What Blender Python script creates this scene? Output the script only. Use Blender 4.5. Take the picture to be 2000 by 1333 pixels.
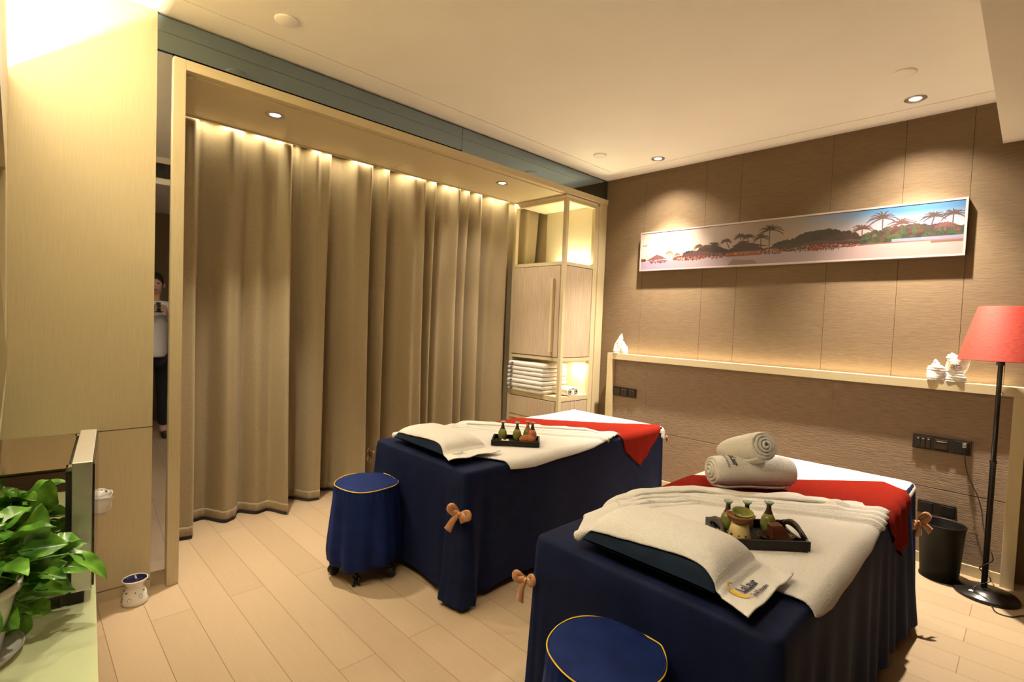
import bpy, math, random
from mathutils import Vector, Matrix, noise as mnoise
random.seed(7)
PI = math.pi
sc = bpy.context.scene
for o in list(bpy.data.objects): bpy.data.objects.remove(o)

# ------------------------------------------------------------------ camera
cam_d = bpy.data.cameras.new('camera'); cam = bpy.data.objects.new('camera', cam_d)
sc.collection.objects.link(cam); sc.camera = cam
cam_d.sensor_width = 36.0; cam_d.lens = 996.7 * 36 / 2000; cam_d.clip_start = 0.02
yaw, pitch, roll = 0.797, -0.0373, 0.0396
f = Vector((-math.sin(yaw)*math.cos(pitch), math.cos(yaw)*math.cos(pitch), math.sin(pitch)))
r = f.cross(Vector((0, 0, 1))).normalized(); u = r.cross(f)
r2 = r*math.cos(roll) + u*math.sin(roll); u2 = -r*math.sin(roll) + u*math.cos(roll)
CAM = Vector((2.87, 0.0, 1.3403))
cam.matrix_world = Matrix(((r2.x, u2.x, -f.x, CAM.x), (r2.y, u2.y, -f.y, CAM.y), (r2.z, u2.z, -f.z, CAM.z), (0, 0, 0, 1)))

# ------------------------------------------------------------------ world, exposure
sc.view_settings.view_transform = 'Standard'; sc.view_settings.look = 'None'
sc.view_settings.gamma = 1.0; sc.view_settings.exposure = 0.0; sc.view_settings.use_curve_mapping = False
w = bpy.data.worlds.new('world'); sc.world = w; w.use_nodes = True
w.node_tree.nodes['Background'].inputs[0].default_value = (0.9, 0.75, 0.55, 1)
w.node_tree.nodes['Background'].inputs[1].default_value = 0.02

CEIL = 2.6935; YB = 3.978
WARM = (1.0, 0.875, 0.70)
# ------------------------------------------------------------------ lights
def area(name, loc, sx, sy, energy, direction, color=WARM, spread=PI):
    d = bpy.data.lights.new(name, 'AREA'); d.shape = 'RECTANGLE'; d.size = sx; d.size_y = sy
    d.energy = energy; d.color = color; d.spread = spread
    o = bpy.data.objects.new(name, d); sc.collection.objects.link(o); o.location = loc
    o.rotation_euler = Vector(direction).to_track_quat('-Z', 'Y').to_euler()
    return o
def spot(name, loc, energy, deg, blend, direction=(0, 0, -1), color=WARM, rad=0.02):
    d = bpy.data.lights.new(name, 'SPOT'); d.energy = energy; d.spot_size = math.radians(deg); d.spot_blend = blend
    d.color = color; d.shadow_soft_size = rad
    o = bpy.data.objects.new(name, d); sc.collection.objects.link(o); o.location = loc
    o.rotation_euler = Vector(direction).to_track_quat('-Z', 'Y').to_euler()
    return o
# cove strip on top of the television wall, shining up over its lip
area('cove_strip_light', (1.08, -0.13, 2.165), 2.1, 0.012, 98, (0, 0, 1), (1.0, 0.88, 0.62))
# strip behind the alcove soffit, shining down the curtain
area('curtain_strip_light', (-0.635, 2.0, 2.475), 0.012, 2.9, 13, (0, 0, -1), (1.0, 0.88, 0.60)).rotation_euler = (0, 0, 0)
# strip behind the headboard ledge
area('ledge_strip_light', (1.49, 3.940, 1.090), 2.60, 0.012, 5.0, (0, 0, 1), (1.0, 0.80, 0.48))
# downlights
spot('alcove_spot_front', (-0.20, 1.055, 2.445), 210, 60, 1.0)
spot('alcove_spot_front_spill', (-0.20, 1.055, 2.445), 70, 110, 1.0, (0.75, -0.35, -1))
spot('alcove_spot_rear', (-0.20, 2.82, 2.445), 170, 66, 1.0)
spot('alcove_spot_rear_spill', (-0.20, 2.82, 2.445), 45, 130, 1.0)
spot('wall_spot_left', (0.685, 3.687, 2.672), 560, 76, 1.0)
spot('wall_spot_left_spill', (0.685, 3.687, 2.672), 90, 125, 1.0)
spot('wall_spot_right', (2.323, 3.65, 2.672), 520, 80, 1.0)
spot('wall_spot_right_spill', (2.323, 3.65, 2.672), 120, 125, 1.0)
spot('entry_spot', (2.20, 0.35, 2.672), 50, 110, 1.0)
spot('counter_fill_spot', (1.20, 0.42, 2.672), 30, 66, 1.0)  # added fill, unseen, to brighten the counter and plant
# glow lights of the corner cabinet
area('cabinet_niche_light', (-0.22, 3.80, 1.895), 0.36, 0.03, 6.0, (0, 0, 1), (1.0, 0.85, 0.50))
area('cabinet_shelf_light', (-0.10, 3.79, 0.985), 0.10, 0.05, 3.0, (0, -0.1, -1), (1.0, 0.82, 0.50))

# ------------------------------------------------------------------ materials
def nt(name):
    m = bpy.data.materials.new(name); m.use_nodes = True
    return m, m.node_tree.nodes, m.node_tree.links, m.node_tree.nodes['Principled BSDF']
def setp(b, color=None, rough=None, metal=None, spec=None, sheen=None, sheen_tint=None, coat=None, trans=None, ior=None, emis=None, es=None, sss=None, sheen_rough=None):
    if color is not None: b.inputs['Base Color'].default_value = (*color, 1)
    if rough is not None: b.inputs['Roughness'].default_value = rough
    if metal is not None: b.inputs['Metallic'].default_value = metal
    if spec is not None: b.inputs['Specular IOR Level'].default_value = spec
    if sheen is not None: b.inputs['Sheen Weight'].default_value = sheen
    if sheen_rough is not None: b.inputs['Sheen Roughness'].default_value = sheen_rough
    if sheen_tint is not None: b.inputs['Sheen Tint'].default_value = (*sheen_tint, 1)
    if coat is not None: b.inputs['Coat Weight'].default_value = coat
    if trans is not None: b.inputs['Transmission Weight'].default_value = trans
    if ior is not None: b.inputs['IOR'].default_value = ior
    if sss is not None: b.inputs['Subsurface Weight'].default_value = sss
    if emis is not None:
        b.inputs['Emission Color'].default_value = (*emis, 1); b.inputs['Emission Strength'].default_value = es
def tex_mat(name, c1, c2, scale, nscale=8.0, rough=0.6, bump=0.1, dist=0.002, detail=4.0, spec=0.4, contrast=(0.35, 0.65), **kw):
    """two-tone noise colour stretched by `scale`, with a bump of the same noise"""
    m, n, l, b = nt(name)
    tc = n.new('ShaderNodeTexCoord'); mp = n.new('ShaderNodeMapping'); mp.inputs['Scale'].default_value = scale
    no = n.new('ShaderNodeTexNoise'); no.inputs['Scale'].default_value = nscale; no.inputs['Detail'].default_value = detail
    rp = n.new('ShaderNodeValToRGB'); rp.color_ramp.elements[0].position = contrast[0]; rp.color_ramp.elements[1].position = contrast[1]
    rp.color_ramp.elements[0].color = (*c1, 1); rp.color_ramp.elements[1].color = (*c2, 1)
    l.new(tc.outputs['Object'], mp.inputs[0]); l.new(mp.outputs[0], no.inputs[0]); l.new(no.outputs[0], rp.inputs[0])
    l.new(rp.outputs[0], b.inputs['Base Color'])
    if bump:
        bp = n.new('ShaderNodeBump'); bp.inputs['Strength'].default_value = bump; bp.inputs['Distance'].default_value = dist
        l.new(no.outputs[0], bp.inputs['Height']); l.new(bp.outputs[0], b.inputs['Normal'])
    setp(b, rough=rough, spec=spec, **kw)
    return m
def flat(name, color, rough=0.5, **kw):
    m, n, l, b = nt(name)
    tc = n.new('ShaderNodeTexCoord'); no = n.new('ShaderNodeTexNoise'); no.inputs['Scale'].default_value = 40
    mx = n.new('ShaderNodeMix'); mx.data_type = 'RGBA'
    mx.inputs[6].default_value = (*[c*0.94 for c in color], 1); mx.inputs[7].default_value = (*[min(1, c*1.04) for c in color], 1)
    l.new(tc.outputs['Object'], no.inputs[0]); l.new(no.outputs[0], mx.inputs[0]); l.new(mx.outputs[2], b.inputs['Base Color'])
    setp(b, rough=rough, **kw); return m

oak_v = tex_mat('oak_vertical', (0.535, 0.445, 0.275), (0.59, 0.50, 0.32), (1, 1, 0.03), 260, 0.42, 0.05, 0.0008, contrast=(0.3, 0.7))
oak_h = tex_mat('oak_lengthwise', (0.535, 0.445, 0.275), (0.59, 0.50, 0.32), (1, 0.03, 1), 260, 0.42, 0.05, 0.0008, contrast=(0.3, 0.7))
oak_x = tex_mat('oak_crosswise', (0.535, 0.445, 0.275), (0.59, 0.50, 0.32), (0.03, 1, 1), 260, 0.42, 0.05, 0.0008, contrast=(0.3, 0.7))
veneer = tex_mat('grey_oak_veneer', (0.40, 0.30, 0.20), (0.56, 0.45, 0.33), (1, 1, 0.03), 150, 0.45, 0.05, 0.0006, contrast=(0.3, 0.7))
wall_fab = tex_mat('brown_wall_fabric', (0.145, 0.098, 0.056), (0.180, 0.125, 0.073), (1.0, 1.0, 18), 20, 0.75, 0.35, 0.0025, detail=8, contrast=(0.35, 0.65), spec=0.25)
board_fab = tex_mat('brown_slub_fabric', (0.20, 0.138, 0.092), (0.30, 0.215, 0.150), (1.0, 1.0, 13), 14, 0.7, 0.6, 0.006, detail=8, contrast=(0.3, 0.72), spec=0.3)
paint = tex_mat('ceiling_paint', (0.86, 0.84, 0.80), (0.88, 0.86, 0.82), (1, 1, 1), 3, 0.7, 0.0)
paint2 = tex_mat('bulkhead_paint', (0.80, 0.76, 0.67), (0.82, 0.78, 0.69), (1, 1, 1), 3, 0.7, 0.0)
cream_panel = flat('cream_laminate', (0.74, 0.68, 0.50), 0.5)
ring_m = flat('downlight_ring', (0.42, 0.38, 0.33), 0.3, metal=0.6)
dark_gap = flat('dark_gap', (0.01, 0.008, 0.006), 0.9)
curtain_m = tex_mat('curtain_linen', (0.24, 0.183, 0.102), (0.335, 0.262, 0.155), (1, 1, 6), 110, 0.68, 0.25, 0.0015, detail=3, sheen=0.15, sheen_tint=(1, 0.9, 0.7))
dark_edge_m = flat('curtain_dark_edge', (0.05, 0.052, 0.08), 0.8)
mirror_m = flat('tinted_mirror', (0.23, 0.30, 0.36), 0.03, metal=1.0)
clear_mirror = flat('pale_mirror', (0.46, 0.47, 0.53), 0.02, metal=1.0)
ceramic_w = flat('white_ceramic', (0.80, 0.77, 0.72), 0.18)
navy_glaze = flat('navy_glaze', (0.012, 0.012, 0.10), 0.08)
black_pl = flat('black_plastic', (0.012, 0.011, 0.010), 0.38)
black_met = flat('black_metal', (0.014, 0.012, 0.011), 0.30)
bin_m = flat('bin_plastic', (0.006, 0.005, 0.004), 0.5, spec=0.2)
switch_m = flat('switch_bronze', (0.026, 0.019, 0.013), 0.4, spec=0.25)
switch_hi = flat('switch_rocker', (0.038, 0.028, 0.019), 0.35, spec=0.25)
chrome = flat('brushed_steel', (0.72, 0.71, 0.69), 0.38, metal=1.0)
steel_top = flat('dark_steel_lid', (0.42, 0.34, 0.28), 0.12, metal=1.0)
glass_mirror = flat('mirror_side', (0.70, 0.66, 0.60), 0.02, metal=1.0)
counter_m = flat('pale_green_glass_top', (0.66, 0.72, 0.42), 0.12, coat=0.6)
silver = flat('silver', (0.75, 0.72, 0.68), 0.25, metal=1.0)
frame_m = flat('picture_frame_metal', (0.36, 0.29, 0.28), 0.4, metal=0.3)
ribbon_m = flat('copper_satin', (0.42, 0.19, 0.075), 0.32, sheen=0.2)
lacquer = flat('black_lacquer', (0.008, 0.006, 0.004), 0.40, spec=0.25)
rattan = tex_mat('rattan', (0.03, 0.02, 0.012), (0.10, 0.06, 0.03), (1, 1, 1), 200, 0.5, 0.5)
glaze_g = tex_mat('green_glaze', (0.13, 0.15, 0.030), (0.24, 0.23, 0.055), (1, 1, 1), 30, 0.12, 0.0)
glaze_dark = flat('dark_glaze', (0.055, 0.022, 0.022), 0.15)
glaze_pale = flat('pale_green_glaze', (0.30, 0.42, 0.28), 0.15)
glaze_red = flat('reddish_glaze', (0.42, 0.13, 0.07), 0.2)
glaze_cream = flat('cream_glaze', (0.62, 0.50, 0.22), 0.15)
glaze_brown = flat('brown_glaze', (0.22, 0.075, 0.02), 0.2)
dish_m = flat('dark_brown_wood', (0.045, 0.016, 0.010), 0.22)
wedge_m = flat('reddish_brown_wood', (0.11, 0.035, 0.016), 0.28)
petal_w = flat('cream_petal', (0.85, 0.80, 0.60), 0.5); petal_y = flat('yellow_petal', (0.80, 0.55, 0.03), 0.5)
ball_m = tex_mat('orange_brown_seed', (0.28, 0.07, 0.015), (0.62, 0.24, 0.07), (1, 1, 1), 150, 0.45, 0.6)
logo_navy = flat('logo_navy', (0.015, 0.015, 0.05), 0.7); logo_gold = flat('logo_gold', (0.85, 0.55, 0.03), 0.6)
speaker_m = flat('white_plastic', (0.80, 0.76, 0.68), 0.35)
led_m, _n, _l, _b = nt('lamp_glow'); setp(_b, (1, 0.95, 0.85), 0.5, emis=(1.0, 0.90, 0.72), es=9.0)
tv_m = flat('television_glass', (0.02, 0.014, 0.010), 0.10); tv_bz = flat('television_bezel', (0.03, 0.022, 0.016), 0.3)

def velvet(name, base, tint, sheen):
    m = tex_mat(name, tuple(c*0.85 for c in base), tuple(c*1.25 for c in base), (1, 1, 1), 14, 0.75, 0.15, 0.003, spec=0.15)
    b = m.node_tree.nodes['Principled BSDF']; setp(b, sheen=sheen, sheen_tint=tint, sheen_rough=0.35); return m
velvet_m = velvet('navy_velvet', (0.0050, 0.0090, 0.034), (0.06, 0.16, 0.75), 0.07)
seat_m = velvet('blue_velvet_seat', (0.0055, 0.0150, 0.085), (0.05, 0.14, 0.9), 0.05)
pillow_m = velvet('dark_blue_cotton', (0.006, 0.014, 0.030), (0.1, 0.25, 0.6), 0.05)
runner_m = tex_mat('red_felt', (0.185, 0.012, 0.006), (0.23, 0.017, 0.009), (1, 1, 1), 180, 0.95, 0.15, 0.001, spec=0.03)
sheet_m = tex_mat('white_cotton', (0.80, 0.78, 0.74), (0.84, 0.82, 0.79), (1, 1, 1), 120, 0.8, 0.08, 0.001, spec=0.2)
terry_m = tex_mat('white_terry', (0.76, 0.735, 0.68), (0.83, 0.81, 0.765), (1, 1, 1), 260, 0.95, 0.8, 0.004, detail=2, spec=0.1)
shade_m = tex_mat('red_lampshade_fabric', (0.21, 0.012, 0.005), (0.38, 0.034, 0.012), (1, 1, 14), 50, 0.75, 0.3, 0.001, detail=3)
coat_m = flat('white_padded_fabric', (0.72, 0.72, 0.74), 0.5); trouser_m = flat('black_cloth', (0.012, 0.012, 0.014), 0.8)
skin_m = flat('skin', (0.60, 0.38, 0.27), 0.5); hair_m = flat('black_hair', (0.01, 0.008, 0.007), 0.4)
soil_m = flat('potting_soil', (0.04, 0.025, 0.015), 0.95)

def leaf_mat():
    m, n, l, b = nt('pothos_leaf')
    tc = n.new('ShaderNodeTexCoord'); no = n.new('ShaderNodeTexNoise'); no.inputs['Scale'].default_value = 28
    rp = n.new('ShaderNodeValToRGB'); rp.color_ramp.elements[0].position = 0.35; rp.color_ramp.elements[1].position = 0.70
    rp.color_ramp.elements[0].color = (0.045, 0.16, 0.014, 1); rp.color_ramp.elements[1].color = (0.26, 0.58, 0.06, 1)
    l.new(tc.outputs['Object'], no.inputs[0]); l.new(no.outputs[0], rp.inputs[0]); l.new(rp.outputs[0], b.inputs['Base Color'])
    setp(b, rough=0.28, coat=0.2); return m
leaf_m = leaf_mat(); stem_m = flat('green_stem', (0.12, 0.24, 0.04), 0.5)

def floor_mat():
    m, n, l, b = nt('oak_floor')
    tc = n.new('ShaderNodeTexCoord')
    mp = n.new('ShaderNodeMapping'); mp.inputs['Location'].default_value = (FX, FY, 0)
    br = n.new('ShaderNodeTexBrick'); br.inputs['Scale'].default_value = 1.0
    br.inputs['Brick Width'].default_value = 1.613; br.inputs['Row Height'].default_value = 0.153; br.inputs['Mortar Size'].default_value = 0.0013
    br.inputs['Mortar Smooth'].default_value = 0.3; br.offset = 0.5
    br.inputs['Color1'].default_value = (0.43, 0.322, 0.205, 1); br.inputs['Color2'].default_value = (0.485, 0.366, 0.24, 1)
    br.inputs['Mortar'].default_value = (0.22, 0.13, 0.07, 1)
    l.new(tc.outputs['Object'], mp.inputs[0]); l.new(mp.outputs[0], br.inputs[0])
    m2 = n.new('ShaderNodeMapping'); m2.inputs['Scale'].default_value = (1.2, 26, 1)
    no = n.new('ShaderNodeTexNoise'); no.inputs['Scale'].default_value = 5; no.inputs['Detail'].default_value = 6
    l.new(tc.outputs['Object'], m2.inputs[0]); l.new(m2.outputs[0], no.inputs[0])
    rp = n.new('ShaderNodeValToRGB'); rp.color_ramp.elements[0].color = (0.93, 0.91, 0.89, 1); rp.color_ramp.elements[1].color = (1.04, 1.04, 1.04, 1)
    l.new(no.outputs[0], rp.inputs[0])
    mx = n.new('ShaderNodeMix'); mx.data_type = 'RGBA'; mx.blend_type = 'MULTIPLY'; mx.inputs[0].default_value = 1
    l.new(br.outputs[0], mx.inputs[6]); l.new(rp.outputs[0], mx.inputs[7]); l.new(mx.outputs[2], b.inputs['Base Color'])
    bp = n.new('ShaderNodeBump'); bp.inputs['Strength'].default_value = 0.3; bp.inputs['Distance'].default_value = 0.001; bp.invert = True
    l.new(br.outputs['Fac'], bp.inputs['Height']); l.new(bp.outputs[0], b.inputs['Normal'])
    setp(b, rough=0.36, spec=0.35); return m
FX, FY = -2.72 + 1.613*4, -3.481 + 0.153*40
floor_m = floor_mat()

# ------------------------------------------------------------------ mesh helpers
class MB:
    def __init__(s): s.v = []; s.f = []; s.m = []; s.mi = 0
    def add(s, vs, fs):
        b = len(s.v); s.v += [tuple(v) for v in vs]
        for q in fs: s.f.append(tuple(i + b for i in q)); s.m.append(s.mi)
        return s
    def box(s, x0, x1, y0, y1, z0, z1, bev=0.0):
        if bev <= 0:
            vs = [(x, y, z) for z in (z0, z1) for y in (y0, y1) for x in (x0, x1)]
            return s.add(vs, [(0, 2, 3, 1), (4, 5, 7, 6), (0, 1, 5, 4), (2, 6, 7, 3), (0, 4, 6, 2), (1, 3, 7, 5)])
        import bmesh
        bm = bmesh.new(); bmesh.ops.create_cube(bm, size=1)
        for v in bm.verts: v.co = Vector(((x0+x1)/2 + v.co.x*(x1-x0), (y0+y1)/2 + v.co.y*(y1-y0), (z0+z1)/2 + v.co.z*(z1-z0)))
        bmesh.ops.bevel(bm, geom=list(bm.edges), offset=bev, segments=2, affect='EDGES', profile=0.5)
        bm.verts.index_update()
        s.add([v.co[:] for v in bm.verts], [tuple(v.index for v in q.verts) for q in bm.faces]); bm.free(); return s
    def lathe(s, c, prof, n=32, axis=(0, 0, 1), ex=1.0, cap=True, rot=0.0):
        """prof = [(radius, height)...] around axis through c; ex squashes one radius"""
        ax = Vector(axis).normalized(); a = ax.orthogonal().normalized() if abs(ax.z) < 0.999 else Vector((1, 0, 0)); b2 = ax.cross(a)
        if rot: a, b2 = a*math.cos(rot) + b2*math.sin(rot), -a*math.sin(rot) + b2*math.cos(rot)
        c = Vector(c); vs = []; fs = []
        for (rr, h) in prof:
            for i in range(n):
                t = 2*PI*i/n; vs.append(c + ax*h + a*rr*math.cos(t) + b2*rr*ex*math.sin(t))
        for k in range(len(prof)-1):
            for i in range(n): j = (i+1) % n; fs.append((k*n+i, k*n+j, (k+1)*n+j, (k+1)*n+i))
        if cap:
            if prof[0][0] > 1e-6: fs.append(tuple(range(n-1, -1, -1)))
            if prof[-1][0] > 1e-6: fs.append(tuple((len(prof)-1)*n + i for i in range(n)))
        return s.add(vs, fs)
    def tube(s, pts, rad, n=8, closed=False):
        pts = [Vector(p) for p in pts]; N = len(pts); vs = []; fs = []; up = None
        for i, p in enumerate(pts):
            t = (pts[(i+1) % N] - pts[i-1]) if closed else (pts[min(i+1, N-1)] - pts[max(i-1, 0)])
            t.normalize()
            if up is None: up = t.orthogonal().normalized()
            up = (up - t*up.dot(t)); up = up.normalized() if up.length > 1e-6 else t.orthogonal().normalized()
            b2 = t.cross(up); rr = rad[i] if isinstance(rad, (list, tuple)) else rad
            for k in range(n): a = 2*PI*k/n; vs.append(p + (up*math.cos(a) + b2*math.sin(a))*rr)
        for i in range(N if closed else N-1):
            j = (i+1) % N
            for k in range(n): q = (k+1) % n; fs.append((i*n+k, i*n+q, j*n+q, j*n+k))
        if not closed: fs.append(tuple(range(n-1, -1, -1))); fs.append(tuple((N-1)*n+k for k in range(n)))
        return s.add(vs, fs)
    def grid(s, nu, nv, fn):
        vs = [fn(i/nu, j/nv) for j in range(nv+1) for i in range(nu+1)]
        fs = [(j*(nu+1)+i, j*(nu+1)+i+1, (j+1)*(nu+1)+i+1, (j+1)*(nu+1)+i) for j in range(nv) for i in range(nu)]
        return s.add(vs, fs)
    def prism(s, poly, h0, h1, fn=lambda a, b, h: (a, b, h)):
        n = len(poly); vs = [fn(a, b, h0) for a, b in poly] + [fn(a, b, h1) for a, b in poly]
        return s.add(vs, [tuple(range(n-1, -1, -1)), tuple(range(n, 2*n))] + [(i, (i+1) % n, (i+1) % n + n, i + n) for i in range(n)])
    def ball(s, c, rx, ry=None, rz=None, n=16, m=10):
        ry = rx if ry is None else ry; rz = rx if rz is None else rz
        return s.grid(n, m, lambda a, b: (c[0] + rx*math.sin(PI*b)*math.cos(2*PI*a), c[1] + ry*math.sin(PI*b)*math.sin(2*PI*a), c[2] - rz*math.cos(PI*b)))
def obj(name, mb, mats, parent=None, smooth=False, solid=0.0, sub=0, bevel=0.0):
    me = bpy.data.meshes.new(name)
    org = Vector((0, 0, 0)); p = parent
    while p is not None: org = org + p.location; p = p.parent
    me.from_pydata([(v[0]-org.x, v[1]-org.y, v[2]-org.z) for v in mb.v], [], mb.f)
    if not isinstance(mats, (list, tuple)): mats = [mats]
    for m in mats: me.materials.append(m)
    for p, mi in zip(me.polygons, mb.m): p.material_index = min(mi, len(mats)-1); p.use_smooth = smooth
    me.update()
    import bmesh
    bm = bmesh.new(); bm.from_mesh(me); bmesh.ops.remove_doubles(bm, verts=bm.verts, dist=1e-6)
    if solid == 0: bmesh.ops.recalc_face_normals(bm, faces=bm.faces)
    bm.to_mesh(me); bm.free()
    o = bpy.data.objects.new(name, me); sc.collection.objects.link(o)
    if parent is not None: o.parent = parent
    if solid: md = o.modifiers.new('thickness', 'SOLIDIFY'); md.thickness = abs(solid); md.offset = 1.0 if solid > 0 else -1.0
    if bevel: md = o.modifiers.new('bevel', 'BEVEL'); md.width = bevel; md.segments = 2; md.limit_method = 'ANGLE'
    if sub: md = o.modifiers.new('sub', 'SUBSURF'); md.levels = sub; md.render_levels = sub
    if smooth and not sub:
        try: me.shade_smooth_by_angle(math.radians(50)) if hasattr(me, 'shade_smooth_by_angle') else None
        except Exception: pass
    return o
def tag(o, label, cat, group=None, kind=None):
    if label: o['label'] = label
    if cat: o['category'] = cat
    if group: o['group'] = group
    if kind: o['kind'] = kind
    return o
def thing(name, label, cat, loc=(0, 0, 0), group=None):
    o = bpy.data.objects.new(name, None); o.empty_display_size = 0.05; sc.collection.objects.link(o); o.location = loc
    return tag(o, label, cat, group)
def struct(name, mb, mats, label, cat, parent=None, **k):
    o = obj(name, mb, mats, parent, **k)
    if parent is None: tag(o, label, cat, kind='structure')
    return o
def copy_tree(root, loc, label):
    rr = root.copy(); sc.collection.objects.link(rr); rr.location = loc; rr['label'] = label
    for ch in list(root.children):
        c = ch.copy(); sc.collection.objects.link(c); c.parent = rr
        for g in ch.children:
            d = g.copy(); sc.collection.objects.link(d); d.parent = c
    return rr
def nz(x, y, z=0.0, s=1.0): return mnoise.noise(Vector((x*s, y*s, z*s)))

# ================================================================== ROOM
struct('floor', MB().box(-1.0, 4.4, -1.9, YB+0.1, -0.05, 0.0), floor_m, 'pale oak plank floor of the treatment room', 'floor')
# ceiling with a thin rectangular groove
cb = MB()
gx0, gx1, gy1, gg = 0.185, 2.655, 3.79, 0.0028
cb.box(-1.0, gx0-gg, -1.9, YB+0.1, CEIL, CEIL+0.03); cb.box(gx1+gg, 4.4, -1.9, YB+0.1, CEIL, CEIL+0.03)
cb.box(gx0-gg, gx1+gg, gy1+gg, YB+0.1, CEIL, CEIL+0.03); cb.box(gx0+gg, gx1-gg, -1.9, gy1-gg, CEIL, CEIL+0.03)
cb.mi = 1; cb.box(-1.0, 4.4, -1.9, YB+0.1, CEIL+0.03, CEIL+0.06)
struct('ceiling', cb, [paint, dark_gap], 'cream painted flat ceiling with a thin rectangular groove', 'ceiling')
# brown fabric wall in vertical panels with hairline seams
wb = MB(); xs = [-1.0, 0.413, 0.965, 1.24, 1.847, 2.243, 2.56, 2.95, 3.4, 4.4]
for a, b in zip(xs[:-1], xs[1:]): wb.box(a+0.001, b-0.001, YB, YB+0.03, 0, CEIL-0.001)
wb.mi = 1; wb.box(-1.0, 4.4, YB+0.03, YB+0.1, 0, CEIL)
struct('wall_back', wb, [wall_fab, dark_gap], 'brown textile covered wall in tall vertical panels', 'wall')
struct('wall_left', MB().box(-1.06, -1.0, -1.9, YB+0.1, 0, CEIL), paint2, 'wall behind the alcove curtain', 'wall')
struct('wall_right', MB().box(4.4, 4.5, -1.9, YB+0.1, 0, CEIL), wall_fab, 'brown wall at the entrance end', 'wall')
struct('wall_front', MB().box(-1.0, 4.4, -2.0, -1.9, 0, CEIL), wall_fab, 'brown wall behind the photographer', 'wall')
# bulkhead over the entrance side with an air grille
bh = thing('bulkhead', None, None, (2.684, 1.0, 2.452)); tag(bh, 'cream painted bulkhead dropping below the ceiling at right', 'bulkhead', kind='structure')
bh.name = 'trim_1'
obj('bulkhead_box', MB().box(2.684, 4.39, -1.89, YB-0.002, 2.452, CEIL-0.001), paint2, bh)
vg = MB().box(2.672, 2.684, -0.9, 1.9, 2.505, 2.635)
for k in range(90): y = -0.88 + k*0.031; vg.box(2.666, 2.672, y, y+0.008, 2.51, 2.63)
obj('air_grille', vg, black_pl, bh)

# wood panelled wall left of the alcove (same plane as the alcove frame)
p = MB().box(-0.03, 0, -1.0, 0.466, 0.784, CEIL-0.002); p.box(-0.03, 0, -1.0, 0.466, 0.055, 0.780)
pw = struct('wall_panelled', p, oak_v, 'light oak panelled wall section at left with one horizontal joint', 'wall')
q = MB().box(-0.04, -0.002, -1.0, 0.466, 0.0, 0.050); q.box(-0.04, -0.03, -1.0, 0.466, 0.0, CEIL-0.01)
q.box(-0.05, -0.03, 0.466, 0.527, 0.0, 0.075)
struct('baseboard_left', q, oak_h, 'recessed oak plinth below the panelled wall', 'baseboard')
# narrow mirror strip, set very slightly askew
a0 = math.radians(2.5); mx_, my_ = -0.012, 0.4965
s = MB(); hw = 0.031
pa = (mx_ + hw*math.sin(a0), my_ - hw*math.cos(a0)); pb = (mx_ - hw*math.sin(a0), my_ + hw*math.cos(a0))
pa, pb = (mx_ - hw*math.sin(-a0)*-1, my_ - hw*math.cos(a0)), (mx_ + hw*math.sin(-a0)*-1, my_ + hw*math.cos(a0))
s.prism([pa, pb, (pb[0]-0.006, pb[1]), (pa[0]-0.006, pa[1])], 0.078, 2.525)
tag(obj('mirror', s, clear_mirror), 'narrow tall mirror strip between the panelled wall and the curtain alcove', 'mirror')
# tinted mirror band above the alcove
tag(obj('mirror', MB().box(-0.02, 0.0, 0.4675, 2.2385, 2.526, 2.681), mirror_m), 'grey tinted mirror panel above the alcove frame, left of the dark joint', 'mirror', 'mirror band above the alcove')
tag(obj('mirror', MB().box(-0.02, 0.0, 2.2415, YB-0.002, 2.512, 2.681), mirror_m), 'grey tinted mirror panel above the alcove frame, right of the dark joint', 'mirror', 'mirror band above the alcove')
struct('trim_2', MB().box(-0.05, -0.02, 0.4675, YB-0.002, 2.512, CEIL-0.002), dark_gap, 'dark shadow gap along the ceiling above the mirror band', 'trim')

# ---- curtain alcove frame (posts, header, soffit)
fr = thing('alcove_frame', None, None, (0, 0.551, 0)); fr.name = 'trim_3'
tag(fr, 'large light oak portal frame around the curtain alcove', 'frame', kind='structure')
obj('post', MB().box(-0.98, 0.018, 0.527, 0.577, 0, 2.512, 0.002), oak_v, fr)
obj('post', MB().box(-0.98, 0.010, 3.872, YB-0.003, 0, 2.47, 0.002), oak_v, fr)
obj('header', MB().box(-0.03, 0.018, 0.5775, YB-0.003, 2.464, 2.512, 0.002), oak_h, fr)
sf = MB().box(-0.595, -0.0305, 0.5775, 0.615, 2.450, 2.480); sf.box(-0.595, -0.0305, 0.617, 2.03, 2.458, 2.480); sf.box(-0.595, -0.0305, 2.0325, 3.395, 2.458, 2.480)
sf.box(-0.607, -0.595, 0.5775, 3.395, 2.450, 2.488); sf.box(-0.607, -0.0305, 3.395, 3.842, 2.458, 2.480)
obj('soffit', sf, oak_h, fr)
obj('alcove_top', MB().box(-0.98, -0.03, 0.5775, YB-0.003, 2.50, 2.511), paint2, fr)

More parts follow.
